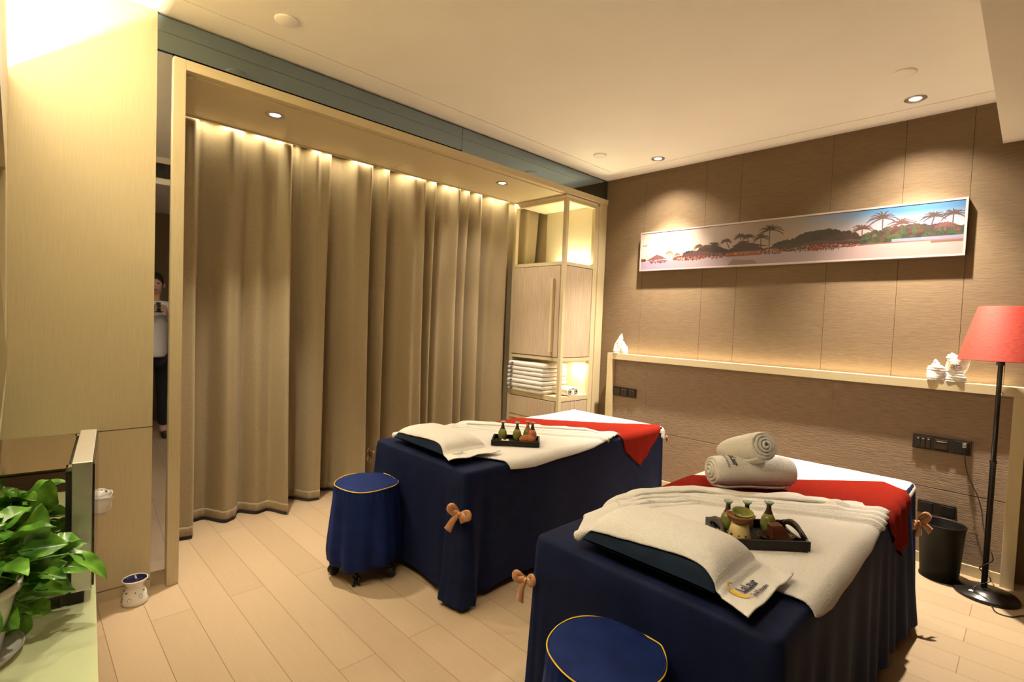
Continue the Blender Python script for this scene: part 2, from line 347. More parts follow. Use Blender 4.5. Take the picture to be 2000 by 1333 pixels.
# ---- curtain
def curtain():
    # fold profile: (y, depth) at the hem; soft rise to a ridge, then a sharp drop
    K = [(.585,-.60),(.66,-.56),(.745,-.545),(.80,-.73),(.86,-.745),(.965,-.635),(1.01,-.65),(1.07,-.725),(1.16,-.66),(1.22,-.665),(1.30,-.575),(1.355,-.78),(1.42,-.76),(1.52,-.68),(1.58,-.665),(1.635,-.82),(1.70,-.78),(1.80,-.66),(1.90,-.62),(1.95,-.79),(2.00,-.74),(2.05,-.67),(2.10,-.79),(2.20,-.72),(2.30,-.63),(2.37,-.60),(2.42,-.78),(2.49,-.66),(2.535,-.78),(2.60,-.70),(2.71,-.63),(2.75,-.77),(2.845,-.66),(2.885,-.78),(3.0,-.65),(3.045,-.77),(3.15,-.70),(3.30,-.63),(3.345,-.79),(3.40,-.75),(3.5,-.71),(3.56,-.79),(3.66,-.73),(3.82,-.76)]
    def X(y, t):   # t 0 at bottom, 1 at top
        k = 0
        while k < len(K)-2 and y > K[k+1][0]: k += 1
        s = min(max((y-K[k][0])/(K[k+1][0]-K[k][0]), 0), 1); s = s*s*(3-2*s)
        d = K[k][1]*(1-s) + K[k+1][1]*s
        m_ = -0.70
        g = 1.05 - 0.42*t**0.8
        x = m_ - 0.02 + (d-m_)*g*1.4*(1-0.35*t*t) + 0.045*t*t + 0.010*math.sin(y*31+2*math.sin(y*3.7))
        x += (max(0, t-0.5)/0.5)**1.3*0.024*math.sin(y*47 + 1.3*math.sin(y*9))*(0.6+0.4*math.sin(y*5))
        x += 0.007*nz(y*4, t*2.2, 3.1)
        lim = -0.663 if y > 3.36 else -0.30
        lim = min(lim, -0.40 - 0.235*t**5)
        return min(max(x, -0.96), lim)
    z0, z1 = 0.026, 2.478
    def P(a, b):
        y = 0.585 + a*(3.80-0.585); t = b
        yy = y + 0.018*nz(y*3, t*1.6, 9.0)*math.sin(PI*b)
        z = z0 + (z1-z0)*b
        if b == 0: z += 0.006*nz(y*6, 1.0, 0)
        return (X(yy, t), y, z)
    cur = thing('curtain', 'floor-length pleated beige brown curtain filling the wooden alcove', 'curtain', (-0.70, 2.2, 0.0))
    m = MB().grid(560, 64, P); obj('curtain_cloth', m, curtain_m, cur, smooth=True, solid=0.0025)
    # stitched hem fold along the bottom, a little puckered
    def H(a, b):
        p = P(a, 0.0); y = p[1]; zt = z0 + 0.052 + 0.004*nz(y*60, 0, 5)
        x = X(y + 0.018*nz(y*3, 0, 9)*0, 0.0) + 0.0035 + 0.0035*math.sin(PI*b)*(1 + 0.9*nz(y*70, b*3, 2))
        return (x, y, p[2] - 0.001 + (zt - p[2])*b)
    obj('hem', MB().grid(700, 4, H), curtain_m, cur, smooth=True, solid=0.001)
    def Lx(a, b):
        p = P(a, 0.0); return (p[0]-0.008, p[1], 0.002 + 0.055*b)
    obj('dark_edge', MB().grid(400, 2, Lx), dark_edge_m, cur, smooth=True, solid=0.001)  # dark bluish strip along the curtain's lower edge
curtain()

# ---- corner cabinet in the alcove
cab = thing('corner_cabinet', 'tall light oak corner cabinet with open lit compartment, cupboard and towel shelf', 'cabinet', (-0.32, 3.61, 0))
cx0, cx1, cy0, cy1 = -0.645, 0.0, 3.400, 3.842
fb = MB(); pw_ = 0.034
for (x, y) in ((cx1-pw_, cy0), (cx1-pw_, cy1-pw_), (cx0, cy0), (cx0, cy1-pw_)): fb.box(x, x+pw_, y, y+pw_, 0, 1.86 if (x, y) == (cx0, cy1-pw_) else 2.436)
for z in (2.408, 1.855, 1.012, 0.655, 0.44, 0.02):
    h = 0.028 if z > 2 else 0.030
    if z == 0.655: h = 0.042
    fb.box(cx0+pw_, cx1-pw_, cy0+0.001, cy0+pw_-0.001, z, z+h); fb.box(cx1-pw_+0.001, cx1-0.001, cy0+pw_, cy1-pw_, z, z+h)
    if z < 2: fb.box(cx0+0.001, cx0+pw_-0.001, cy0+pw_, cy1-pw_, z, z+h)
obj('frame', fb, oak_v, cab)
obj('shelf', MB().box(cx0+pw_, cx1-pw_, cy0+pw_, cy1, 1.862, 1.882), oak_x, cab)
obj('shelf', MB().box(cx0+pw_, cx1-pw_, cy0+pw_, cy1, 1.014, 1.034), oak_x, cab)
obj('shelf', MB().box(cx0+pw_, cx1-pw_, cy0+pw_, cy1, 0.677, 0.695), oak_x, cab)
obj('shelf', MB().box(cx0+pw_, cx1-pw_, cy0+pw_, cy1, 0.445, 0.463), oak_x, cab)
obj('top_panel', MB().box(cx0, cx1-0.001, cy0, cy1, 2.4365, 2.4570), cream_panel, cab)
obj('back_panel', MB().box(cx0+pw_, cx1-pw_, cy1-0.012, cy1-0.001, 0.03, 2.434), cream_panel, cab)
obj('end_panel', MB().box(cx1-0.060, cx1-0.002, cy1+0.001, 3.870, 0, 2.436), oak_v, cab)
dr = obj('door', MB().box(cx0+pw_+0.004, cx1-pw_-0.004, cy0-0.004, cy0+0.016, 1.047, 1.850, 0.0015), veneer, cab)
obj('door_handle', MB().box(-0.118, -0.092, cy0-0.036, cy0-0.0045, 1.09, 1.735, 0.003), oak_v, dr)
obj('side_panel', MB().box(cx1-0.022, cx1-0.003, cy0+pw_+0.004, cy1-pw_-0.004, 1.047, 1.850, 0.0015), veneer, cab)
obj('cupboard_side', MB().box(cx0+0.004, cx0+0.020, cy0+pw_, cy1-pw_, 0.03, 1.85), veneer, cab)
obj('drawer', MB().box(cx0+pw_+0.004, cx1-pw_-0.004, cy0-0.004, cy0+0.016, 0.474, 0.648, 0.0015), veneer, cab)
obj('drawer_side', MB().box(cx1-0.022, cx1-0.003, cy0+pw_+0.004, cy1-pw_-0.004, 0.474, 0.648, 0.0015), veneer, cab)

# ---- headboard ledge with padded panel
hb = thing('headboard', 'long wall headboard with light oak frame, narrow ledge and slubby brown panel', 'headboard', (1.5, 3.9, 0))
obj('ledge', MB().box(0.168, 2.862, 3.858, 3.925, 1.043, 1.096, 0.002), oak_x, hb)
obj('ledge_backing', MB().box(0.168, 2.862, 3.9255, YB-0.001, 1.043, 1.082), oak_x, hb)
obj('post', MB().box(0.168, 0.222, 3.858, YB-0.001, 0, 1.0425, 0.002), oak_v, hb)
obj('post', MB().box(2.806, 2.862, 3.858, YB-0.001, 0, 1.0425, 0.002), oak_v, hb)
pb_ = MB()
for a, b in ((0.2225, 0.55), (0.55, 1.95), (1.95, 2.8055)): pb_.box(a+0.0005, b-0.0005, 3.902, YB-0.001, 0.457, 1.0425)
pb_.box(0.2225, 2.8055, 3.899, YB-0.001, 0.062, 0.452)
obj('panel', pb_, board_fab, hb)
obj('baseboard', MB().box(0.2225, 2.8055, 3.889, YB-0.001, 0, 0.060, 0.002), oak_x, hb)

# ---- television wall (hanging slab with cove trough) at the far left
sl = thing('wall_television', None, None, (1.1, -0.2, 1.06)); tag(sl, 'light oak television wall at the left edge with a light cove on top', 'wall', kind='structure')
sb_ = MB().box(0.001, 2.15, -0.42, -0.10, 1.06, 2.14)
sb_.box(0.001, 0.62, -0.0995, -0.020, 1.06, 2.14); sb_.box(0.62, 2.15, -0.0995, -0.020, 1.755, 2.14); sb_.box(0.62, 2.15, -0.0995, -0.020, 1.06, 1.10)
sb_.box(0.001, 2.15, -0.040, -0.020, 2.14, 2.244); sb_.box(2.13, 2.15, -0.42, -0.04, 2.14, 2.244)
obj('slab', sb_, oak_v, sl)
struct('wall_recess', MB().box(0.0, 2.15, -0.50, -0.421, 0, CEIL-0.002), oak_v, 'oak wall behind the counter and television slab', 'wall')
t = thing('television', 'black framed television tilted on the wood wall at the left edge', 'television', (1.5, -0.05, 1.3))
tvb = MB()
def tvp(xx, zz, d):  # local tilt
    ty = -0.012 - 0.055*(zz - 1.17) - d
    return (xx, ty, zz)
def tvbox(mb, xa, xb, za, zb, d0, d1):
    vs = [tvp(x, z, d) for z in (za, zb) for d in (d1, d0) for x in (xa, xb)]
    mb.add(vs, [(0, 2, 3, 1), (4, 5, 7, 6), (0, 1, 5, 4), (2, 6, 7, 3), (0, 4, 6, 2), (1, 3, 7, 5)])
tvbox(tvb, 0.98, 2.10, 1.17, 1.70, 0.002, 0.03); obj('casing', tvb, tv_bz, t)
tvb = MB(); tvbox(tvb, 0.992, 2.09, 1.185, 1.69, 0.0, 0.0018); obj('screen', tvb, tv_m, t)
tvb = MB().box(1.45, 1.60, -0.098, -0.055, 1.35, 1.5); obj('wall_bracket', tvb, black_met, t)

# ---- downlights, blank discs
def downlight(x, y, z, label):
    t = thing('downlight', label, 'light', (x, y, z), 'recessed downlights')
    obj('trim_ring', MB().lathe((x, y, z), [(0.052, 0.001), (0.053, -0.003), (0.047, -0.006), (0.034, -0.004), (0.030, 0.0)], 40, cap=False), ring_m, t, smooth=True)
    obj('lamp', MB().lathe((x, y, z), [(0.0, -0.0012), (0.021, -0.0012), (0.0285, -0.0008)], 32, cap=False), led_m, t, smooth=True)
downlight(-0.20, 1.055, 2.458, 'small lit downlight in the alcove soffit, nearer the left post')
downlight(-0.20, 2.82, 2.458, 'small lit downlight in the alcove soffit, beside the corner cabinet')
downlight(0.685, 3.687, CEIL, 'small lit ceiling downlight above the left end of the panorama picture')
downlight(2.323, 3.65, CEIL, 'small lit ceiling downlight above the right end of the panorama picture')
downlight(2.20, 0.35, CEIL, 'lit ceiling downlight near the entrance, outside the frame')
downlight(1.20, 0.42, CEIL, 'added ceiling downlight brightening the counter, outside the frame')  # added fixture to go with the counter fill light
def disc(x, y, label):
    m = MB().lathe((x, y, CEIL), [(0.052, 0.0), (0.052, -0.006), (0.046, -0.010), (0.0, -0.0105)], 40)
    tag(obj('ceiling_disc', m, paint, smooth=True), label, 'cover', 'round blank covers on the ceiling')
disc(0.378, 0.898, 'round cream blank cover on the ceiling, nearest the left wood panel')
disc(2.33, 3.256, 'round cream blank cover on the ceiling, in front of the right downlight')
disc(0.379, 3.329, 'round cream blank cover on the ceiling, near the far room corner')

# ================================================================== PANORAMA PICTURE
def picture():
    x0, x1, z0, z1, yf = 0.410, 2.560, 1.830, 2.165, 3.936
    t = thing('panorama_picture', 'wide framed beach panorama with palms and thatched huts on the brown wall', 'picture', ((x0+x1)/2, 3.95, z0))
    W, H = 1075, 168
    import numpy as np
    X, Z = np.meshgrid((np.arange(W)+0.5)/W, (np.arange(H)+0.5)/H)     # Z 0 bottom
    A = W/H
    def mixc(a, b, k): return a*(1-k[..., None]) + b*k[..., None]
    C = lambda *c: np.array([(v/255)**2.2 for v in c])
    # sky: pink left with a pale sun glow, grey-beige centre, blue at right top
    sky = np.ones((H, W, 3))*C(226, 196, 178)
    sky = mixc(sky, C(214, 188, 166), np.clip((X-0.22)/0.3, 0, 1))
    sky = mixc(sky, C(222, 205, 215), np.clip((X-0.60)/0.25, 0, 1))
    blue = np.clip((X-0.52)/0.33, 0, 1)*np.clip((Z-0.58)/0.40, 0, 1)
    sky = mixc(sky, C(70, 150, 205), np.clip(blue*1.25, 0, 1))
    glow = np.exp(-(((X-0.115)*A)**2/0.9 + (Z-0.55)**2/0.18)); sky = mixc(sky, C(255, 246, 236), np.clip(glow*1.1, 0, 1))
    img = sky.copy()
    rng = np.random.RandomState(3)
    def paint(mask, col, k=1.0):
        img[mask] = img[mask]*(1-k) + C(*col)*k
    # sand and horizon
    sandline = 0.22 + 0.05*np.clip((X-0.3)/0.5, 0, 1) + 0.03*np.clip((X-0.75)/0.2, 0, 1)
    # foliage: hazy bushes to the right, darker tree mass
    def blob(cx, cz, rx, rz, col, n=500, s=0.010, k=1.0, lo=None):
        for i in range(n):
            a = rng.rand()*2*PI; q = math.sqrt(rng.rand()); px = cx + rx*q*math.cos(a); pz = cz + rz*q*math.sin(a)
            if lo is not None and pz < lo: pz = lo
            rr = s*(0.5+rng.rand())
            i0, i1 = int(max(0, (px-rr)*W)), int(min(W, (px+rr)*W+1)); j0, j1 = int(max(0, (pz-rr*A)*H)), int(min(H, (pz+rr*A)*H+1))
            if i1 <= i0 or j1 <= j0: continue
            xx = X[j0:j1, i0:i1]; zz = Z[j0:j1, i0:i1]
            mk = ((xx-px)**2 + ((zz-pz)/A)**2) < rr*rr*(0.55+0.45*rng.rand())
            c = C(*[max(0, min(255, v*(0.55+0.75*rng.rand()))) for v in col]); sub = img[j0:j1, i0:i1]; sub[mk] = sub[mk]*(1-k) + c*k
    blob(0.89, 0.42, 0.125, 0.17, (106, 92, 68), 900, 0.006)
    blob(0.86, 0.32, 0.11, 0.09, (92, 98, 56), 500, 0.006)
    blob(0.93, 0.34, 0.07, 0.10, (92, 94, 58), 300, 0.006)
    blob(0.655, 0.45, 0.080, 0.21, (70, 42, 38), 1000, 0.0045)
    blob(0.715, 0.42, 0.045, 0.16, (84, 56, 46), 380, 0.0045)
    blob(0.58, 0.38, 0.07, 0.12, (70, 44, 38), 420, 0.0045)
    blob(0.29, 0.40, 0.045, 0.12, (96, 66, 40), 330, 0.0045)
    blob(0.225, 0.36, 0.04, 0.06, (120, 78, 50), 160, 0.004)
    blob(0.33, 0.33, 0.03, 0.08, (90, 56, 44), 160, 0.004)
    blob(0.245, 0.31, 0.06, 0.06, (140, 88, 66), 160, 0.004); blob(0.01, 0.26, 0.012, 0.03, (120, 90, 50), 60, 0.003)
    def line(xa, za, xb, zb, wdt, col):
        n = int(max(abs(xb-xa)*W, abs(zb-za)*H)*1.5)+2
        for i in range(n):
            tq = i/(n-1); px = (xa+(xb-xa)*tq)*W; pz = (za+(zb-za)*tq)*H
            i0, i1 = int(px-wdt), int(px+wdt)+1; j0, j1 = int(pz-wdt*0.7), int(pz+wdt*0.7)+1
            img[max(0, j0):max(0, min(H, j1)), max(0, i0):max(0, min(W, i1))] = C(*col)
    def palm(cx, cz, size, foot, col, lean=0.0):
        line(cx+lean, foot, cx, cz, 1.1, col)
        for k in range(11):
            a = -0.35 + (PI+0.7)*k/10 + rng.rand()*0.15; L = size*(0.8+0.35*rng.rand()); px, pz = cx, cz
            for q in range(9):
                tq = q/8; dx = math.cos(a)*L/8; dz = (math.sin(a)*L/8*A - tq*tq*L*A/7.0)*0.75
                line(px, pz, px+dx, pz+dz, 2.1 - 1.4*tq, [v*(0.85+0.3*rng.rand()) for v in col]); px += dx; pz += dz
    D = (98, 58, 52)
    for a in ((0.815, 0.80, 0.036, 0.52, (112, 76, 66)), (0.862, 0.66, 0.030, 0.50, (128, 86, 74)), (0.765, 0.62, 0.026, 0.45, (122, 80, 68)),
              (0.935, 0.74, 0.026, 0.50, (100, 70, 64), -0.008), (0.975, 0.76, 0.024, 0.45, (98, 68, 60)), (0.96, 0.55, 0.02, 0.45, (150, 92, 92)),
              (0.498, 0.78, 0.036, 0.40, (84, 54, 46)), (0.470, 0.62, 0.024, 0.35, (92, 58, 48)), (0.427, 0.66, 0.020, 0.52, (98, 60, 52)), (0.399, 0.68, 0.022, 0.52, (98, 60, 52), 0.004),
              (0.350, 0.60, 0.018, 0.42, (120, 72, 58), 0.012), (0.247, 0.52, 0.018, 0.38, (130, 88, 60)), (0.305, 0.53, 0.022, 0.38, (92, 72, 40)), (0.278, 0.50, 0.016, 0.35, (120, 80, 60)),
              (0.127, 0.42, 0.016, 0.25, (214, 150, 110)), (0.16, 0.36, 0.010, 0.28, (190, 130, 100)), (0.088, 0.33, 0.010, 0.28, (220, 160, 120))): palm(*a)
    def tri(pts, col, k=1.0):
        (xa, za), (xb, zb), (xc, zc) = pts
        d = (zb-zc)*(xa-xc) + (xc-xb)*(za-zc)
        l1 = ((zb-zc)*(X-xc) + (xc-xb)*(Z-zc))/d; l2 = ((zc-za)*(X-xc) + (xa-xc)*(Z-zc))/d
        paint((l1 >= 0) & (l2 >= 0) & (l1+l2 <= 1), col, k)
    # sand
    paint(Z < sandline, (214, 190, 196)); 
    k = np.clip((X-0.55)/0.3, 0, 1)*(Z < sandline); img[:] = mixc(img, C(226, 192, 186), k*0.9)
    k = np.clip(1-X/0.25, 0, 1)*(Z < sandline); img[:] = mixc(img, C(206, 178, 214), k*0.9)
    paint((Z < sandline) & (Z < 0.13+0.02*np.sin(X*40)) & (X > 0.36) & (X < 0.46) & (np.abs(X-0.41) < 0.055 - 0.15*Z), (188, 152, 136), 0.8)
    paint((X > 0.72) & (Z < 0.300+0.1*(X-0.8)) & (Z > 0.272), (178, 110, 112), 0.7)
    paint((X > 0.84) & (Z < 0.36) & (Z > 0.30), (176, 186, 220), 0.8); paint((X > 0.93) & (Z < 0.275) & (Z > 0.235), (150, 92, 66), 0.8)
    # lit interiors of the huts
    for (xa, xb, za, zb, n) in ((0.14, 0.28, 0.19, 0.30, 200), (0.28, 0.35, 0.20, 0.32, 90), (0.47, 0.56, 0.22, 0.36, 160), (0.565, 0.72, 0.23, 0.37, 260), (0.03, 0.12, 0.17, 0.24, 60), (0.72, 0.76, 0.26, 0.34, 20)):
        blob((xa+xb)/2, (za+zb)/2, (xb-xa)/2, (zb-za)/2, (196, 92, 52), n, 0.0022); blob((xa+xb)/2, (za+zb)/2, (xb-xa)/2, (zb-za)/2.4, (250, 190, 140), n//4, 0.0013)
        blob((xa+xb)/2, (za+zb)/2, (xb-xa)/2, (zb-za)/2, (80, 44, 44), n//3, 0.0016)
    paint((X > 0.35) & (X < 0.475) & (Z > 0.215) & (Z < 0.31), (190, 84, 42)); blob(0.41, 0.27, 0.06, 0.02, (236, 150, 60), 90, 0.002)
    # thatched roofs
    R = (104, 64, 62)
    tri([(0.022, 0.235), (0.072, 0.40), (0.118, 0.265)], (166, 112, 122)); tri([(0.140, 0.29), (0.20, 0.345), (0.36, 0.30)], (132, 84, 88)); tri([(0.14, 0.285), (0.25, 0.40), (0.36, 0.30)], (132, 84, 84))
    tri([(0.335, 0.31), (0.415, 0.56), (0.49, 0.33)], R); tri([(0.335, 0.31), (0.49, 0.32), (0.40, 0.46)], R); tri([(0.37, 0.455), (0.405, 0.565), (0.50, 0.40)], R); tri([(0.385, 0.54), (0.44, 0.55), (0.41, 0.575)], R)
    tri([(0.47, 0.34), (0.56, 0.44), (0.585, 0.35)], (100, 60, 58)); tri([(0.56, 0.355), (0.64, 0.46), (0.72, 0.37)], (106, 62, 56)); tri([(0.58, 0.36), (0.66, 0.45), (0.735, 0.38)], (112, 68, 66))
    tri([(0.70, 0.38), (0.735, 0.43), (0.77, 0.375)], (118, 80, 76))
    # loungers on the sand
    for cx in (0.06, 0.10, 0.235, 0.31, 0.495, 0.525, 0.59, 0.605, 0.68, 0.70):
        zz = 0.17 + 0.08*min(1, cx/0.6); line(cx-0.008, zz, cx+0.008, zz+0.012, 1.0, (150, 150, 190)); line(cx-0.008, zz, cx-0.010, zz-0.03, 0.8, (80, 60, 80)); line(cx+0.006, zz, cx+0.006, zz-0.03, 0.8, (80, 60, 80))
    blob(0.02, 0.66, 0.012, 0.015, (200, 165, 170), 12, 0.003)
    g_ = img.mean(axis=2, keepdims=True); img = np.clip((g_ + (img-g_)*0.85), 0, 1)**1.25*0.30
    ii = 0.012
    vs = []; cols = []
    me = bpy.data.meshes.new('print')
    xs_ = np.linspace(x0+ii-t.location.x, x1-ii-t.location.x, W); zs_ = np.linspace(z0+ii-t.location.z, z1-ii-t.location.z, H)
    GX, GZ = np.meshgrid(xs_, zs_); yy = yf - 0.0012 - t.location.y
    vv = np.stack([GX.ravel(), np.full(W*H, yy), GZ.ravel()], 1)
    idx = np.arange(W*H).reshape(H, W); fa = np.stack([idx[:-1, :-1].ravel(), idx[:-1, 1:].ravel(), idx[1:, 1:].ravel(), idx[1:, :-1].ravel()], 1)
    me.vertices.add(W*H); me.vertices.foreach_set('co', vv.ravel())
    me.loops.add(len(fa)*4); me.loops.foreach_set('vertex_index', fa.ravel()); me.polygons.add(len(fa)); me.polygons.foreach_set('loop_start', np.arange(len(fa))*4)
    me.update(); me.validate()
    ca = me.color_attributes.new('print_colour', 'FLOAT_COLOR', 'POINT')
    ca.data.foreach_set('color', np.concatenate([img.reshape(-1, 3), np.ones((W*H, 1))], 1).ravel())
    m, n, l, b = nt('beach_print'); at = n.new('ShaderNodeVertexColor'); at.layer_name = 'print_colour'; l.new(at.outputs[0], b.inputs['Base Color']); setp(b, rough=0.45)
    me.materials.append(m); o = bpy.data.objects.new('print', me); sc.collection.objects.link(o); o.parent = t
    obj('canvas', MB().box(x0+0.004, x1-0.004, yf, YB-0.001, z0+0.004, z1-0.004), frame_m, t)
    fm = MB().box(x0, x1, yf-0.004, YB-0.004, z0, z0+0.011); fm.box(x0, x1, yf-0.004, YB-0.004, z1-0.011, z1); fm.box(x0, x0+0.011, yf-0.004, YB-0.004, z0+0.011, z1-0.011); fm.box(x1-0.011, x1, yf-0.004, YB-0.004, z0+0.011, z1-0.011)
    obj('picture_frame', fm, frame_m, t)
picture()

# ================================================================== SWITCH PLATES, CORDS
def plate(x0, x1, z0, z1, yf, label, rockers, name='switch_plate', cat='switch'):
    t = thing(name, label, cat, ((x0+x1)/2, 3.9, z0), 'dark switch and socket plates')
    obj('plate', MB().box(x0, x1, yf-0.011, yf-0.0005, z0, z1, 0.002), switch_m, t)
    for (a, b, c, d, nm) in rockers:
        rk = obj(nm, MB().box(a, b, yf-0.016, yf-0.0112, c, d, 0.0015), switch_hi if nm != 'socket' else black_pl, t)
        if nm == 'rocker': obj('indicator', MB().box(a+0.006, b-0.006, yf-0.0172, yf-0.0162, d-0.012, d-0.008), silver, rk)
        if nm == 'socket':
            for q in (-1, 1): obj('slot', MB().box((a+b)/2+q*0.012-0.002, (a+b)/2+q*0.012+0.002, yf-0.0168, yf-0.0161, (c+d)/2-0.008, (c+d)/2+0.006), switch_hi, rk)
YP = 3.902
plate(0.226, 0.460, 0.716, 0.794, YP, 'dark switch plate on the headboard beside its left post', [(0.315, 0.340, 0.724, 0.786, 'rocker'), (0.343, 0.368, 0.724, 0.786, 'rocker'), (0.395, 0.420, 0.724, 0.786, 'rocker'), (0.424, 0.449, 0.724, 0.786, 'rocker'), (0.236, 0.295, 0.724, 0.786, 'cover')])
plate(2.386, 2.650, 0.680, 0.767, YP, 'long dark switch and socket plate on the headboard beside the floor lamp', [(2.402, 2.422, 0.690, 0.752, 'rocker'), (2.426, 2.446, 0.690, 0.752, 'rocker'), (2.450, 2.470, 0.690, 0.752, 'rocker'), (2.492, 2.548, 0.694, 0.748, 'rocker'), (2.575, 2.640, 0.690, 0.756, 'socket')])
plate(2.430, 2.606, 0.300, 0.375, 3.899, 'dark double socket plate low on the headboard above the bin', [(2.440, 2.500, 0.310, 0.366, 'socket'), (2.535, 2.597, 0.310, 0.366, 'socket')], 'socket_plate', 'socket')

# ================================================================== FLOOR LAMP
def lamp():
    cx, cy = 2.752, 3.665
    t = thing('floor_lamp', 'black floor lamp with red fabric cone shade standing by the headboard', 'lamp', (cx, cy, 0))
    obj('base', MB().lathe((cx+0.01, cy, 0), [(0.132, 0.0), (0.134, 0.008), (0.128, 0.018), (0.075, 0.026), (0.072, 0.031), (0.03, 0.034), (0.014, 0.042)], 64), black_met, t, smooth=True)
    obj('pole', MB().lathe((cx, cy, 0), [(0.013, 0.035), (0.0125, 0.70), (0.015, 0.701), (0.015, 0.715), (0.011, 0.716), (0.0105, 1.215), (0.018, 1.216), (0.018, 1.252), (0.010, 1.253), (0.010, 1.285)], 20), black_met, t, smooth=True)
    sh = MB().lathe((cx, cy, 0), [(0.175, 1.238), (0.173, 1.240), (0.103, 1.518), (0.101, 1.519), (0.100, 1.516), (0.170, 1.242), (0.175, 1.238)], 72, cap=False)
    s_ = obj('lamp_shade', sh, shade_m, t, smooth=True)
    cr = MB()
    for k in range(3):
        a = 2*PI*k/3; cr.tube([(cx+0.008*math.cos(a), cy+0.008*math.sin(a), 1.27), (cx+0.155*math.cos(a), cy+0.155*math.sin(a), 1.262)], 0.002, 6)
    obj('shade_carrier', cr, black_met, t)
    pcx = cx+0.017
    ch = MB().tube([(pcx, cy-0.012, 1.235), (pcx-0.001, cy-0.013, 1.15), (pcx-0.003, cy-0.014, 1.075)], 0.0013, 6); ch.ball((pcx-0.003, cy-0.014, 1.070), 0.006)
    obj('pull_chain', ch, silver, t, smooth=True)
    obj('bulb', MB().lathe((cx, cy, 1.285), [(0.012, 0), (0.013, 0.02), (0.03, 0.06), (0.028, 0.09), (0.0, 0.112)], 20), ceramic_w, t, smooth=True)
    st = MB().lathe((cx-0.035, cy-0.055, 0.0262), [(0.026, 0), (0.026, 0.0008)], 24, axis=(0, 0, 1), ex=0.5, rot=0.8)
    obj('sticker', st, ceramic_w, t)['label'] = 'white oval sticker on the lamp base'
    c = thing('power_cord', 'thin black lamp cord running from the wall plate to the lamp base', 'cord', (2.62, 3.88, 0.73))
    obj('plug', MB().box(2.613, 2.633, 3.858, 3.886, 0.728, 0.752, 0.003), silver, c)
    pts = [(2.623, 3.862, 0.735), (2.626, 3.858, 0.70), (2.632, 3.862, 0.64), (2.652, 3.862, 0.56), (2.690, 3.85, 0.48), (2.715, 3.83, 0.40), (2.728, 3.80, 0.32), (2.750, 3.74, 0.25), (2.772, 3.70, 0.215),
           (2.778, 3.655, 0.195), (2.752, 3.640, 0.17), (2.732, 3.650, 0.145), (2.735, 3.68, 0.12), (2.765, 3.688, 0.10), (2.776, 3.655, 0.085), (2.752, 3.640, 0.07), (2.722, 3.625, 0.048), (2.715, 3.60, 0.034), (2.738, 3.575, 0.030), (2.775, 3.555, 0.022),
           (2.79, 3.53, 0.006), (2.81, 3.47, 0.004), (2.86, 3.47, 0.004), (2.90, 3.53, 0.004), (2.95, 3.56, 0.004)]
    obj('cord', MB().tube(smooth_path(pts, 6), 0.0026, 8), black_pl, c, smooth=True)
def smooth_path(pts, n):
    P = [Vector(p) for p in pts]; out = []
    for i in range(len(P)-1):
        a = P[max(i-1, 0)]; b = P[i]; c = P[i+1]; d = P[min(i+2, len(P)-1)]
        for k in range(n):
            t = k/n; out.append(0.5*((2*b) + (c-a)*t + (2*a-5*b+4*c-d)*t*t + (3*b-a-3*c+d)*t*t*t))
    out.append(P[-1]); return out
lamp()

# ================================================================== WASTE BIN
def bin_():
    cx, cy = 2.562, 3.735
    t = thing('waste_bin', 'black tapered plastic waste bin on the floor below the low socket', 'bin', (cx, cy, 0))
    prof = [(0.0, 0.004), (0.080, 0.004), (0.089, 0.0), (0.091, 0.008), (0.086, 0.014), (0.103, 0.300), (0.107, 0.302), (0.107, 0.309), (0.103, 0.310), (0.099, 0.302), (0.083, 0.018), (0.0, 0.016)]
    obj('bin_body', MB().lathe((cx, cy, 0), prof, 64, cap=False), bin_m, t, smooth=True)
bin_()

# ================================================================== BEDS
def bend(t, edge, rr=0.03):
    if t <= edge-rr: return t, 0.0, 0.0
    s = t-(edge-rr); a = s/rr
    if a < PI/2: return edge-rr+rr*math.sin(a), rr*(1-math.cos(a)), a
    return edge, rr + (s-rr*PI/2), PI/2
class Bed:
    def __init__(s, x0, x1, y0, y1, top): s.x0, s.x1, s.y0, s.y1, s.top = x0, x1, y0, y1, top
    def z(s, x, y):     # gentle unevenness of the mattress top
        return s.top + 0.003*nz(x*5, y*5, 2) + 0.010*max(0, (y-(s.y1-0.5))/0.5)**2
    def wrap(s, x, y, off):
        cx, cy = (s.x0+s.x1)/2, (s.y0+s.y1)/2
        zt = s.z(min(max(x, s.x0), s.x1), min(max(y, s.y0), s.y1))
        qx, dx, ax = bend(abs(x-cx), s.x1-cx); qy, dy, ay = bend(abs(y-cy), s.y1-cy)
        sx = 1 if x >= cx else -1; sy = 1 if y >= cy else -1
        X = cx + sx*(qx + off*math.sin(ax)); Y = cy + sy*(qy + off*math.sin(ay))
        big, small = max(dx, dy), min(dx, dy)
        return Vector((X, Y, zt - big - 0.35*small + off*min(math.cos(ax), math.cos(ay))))
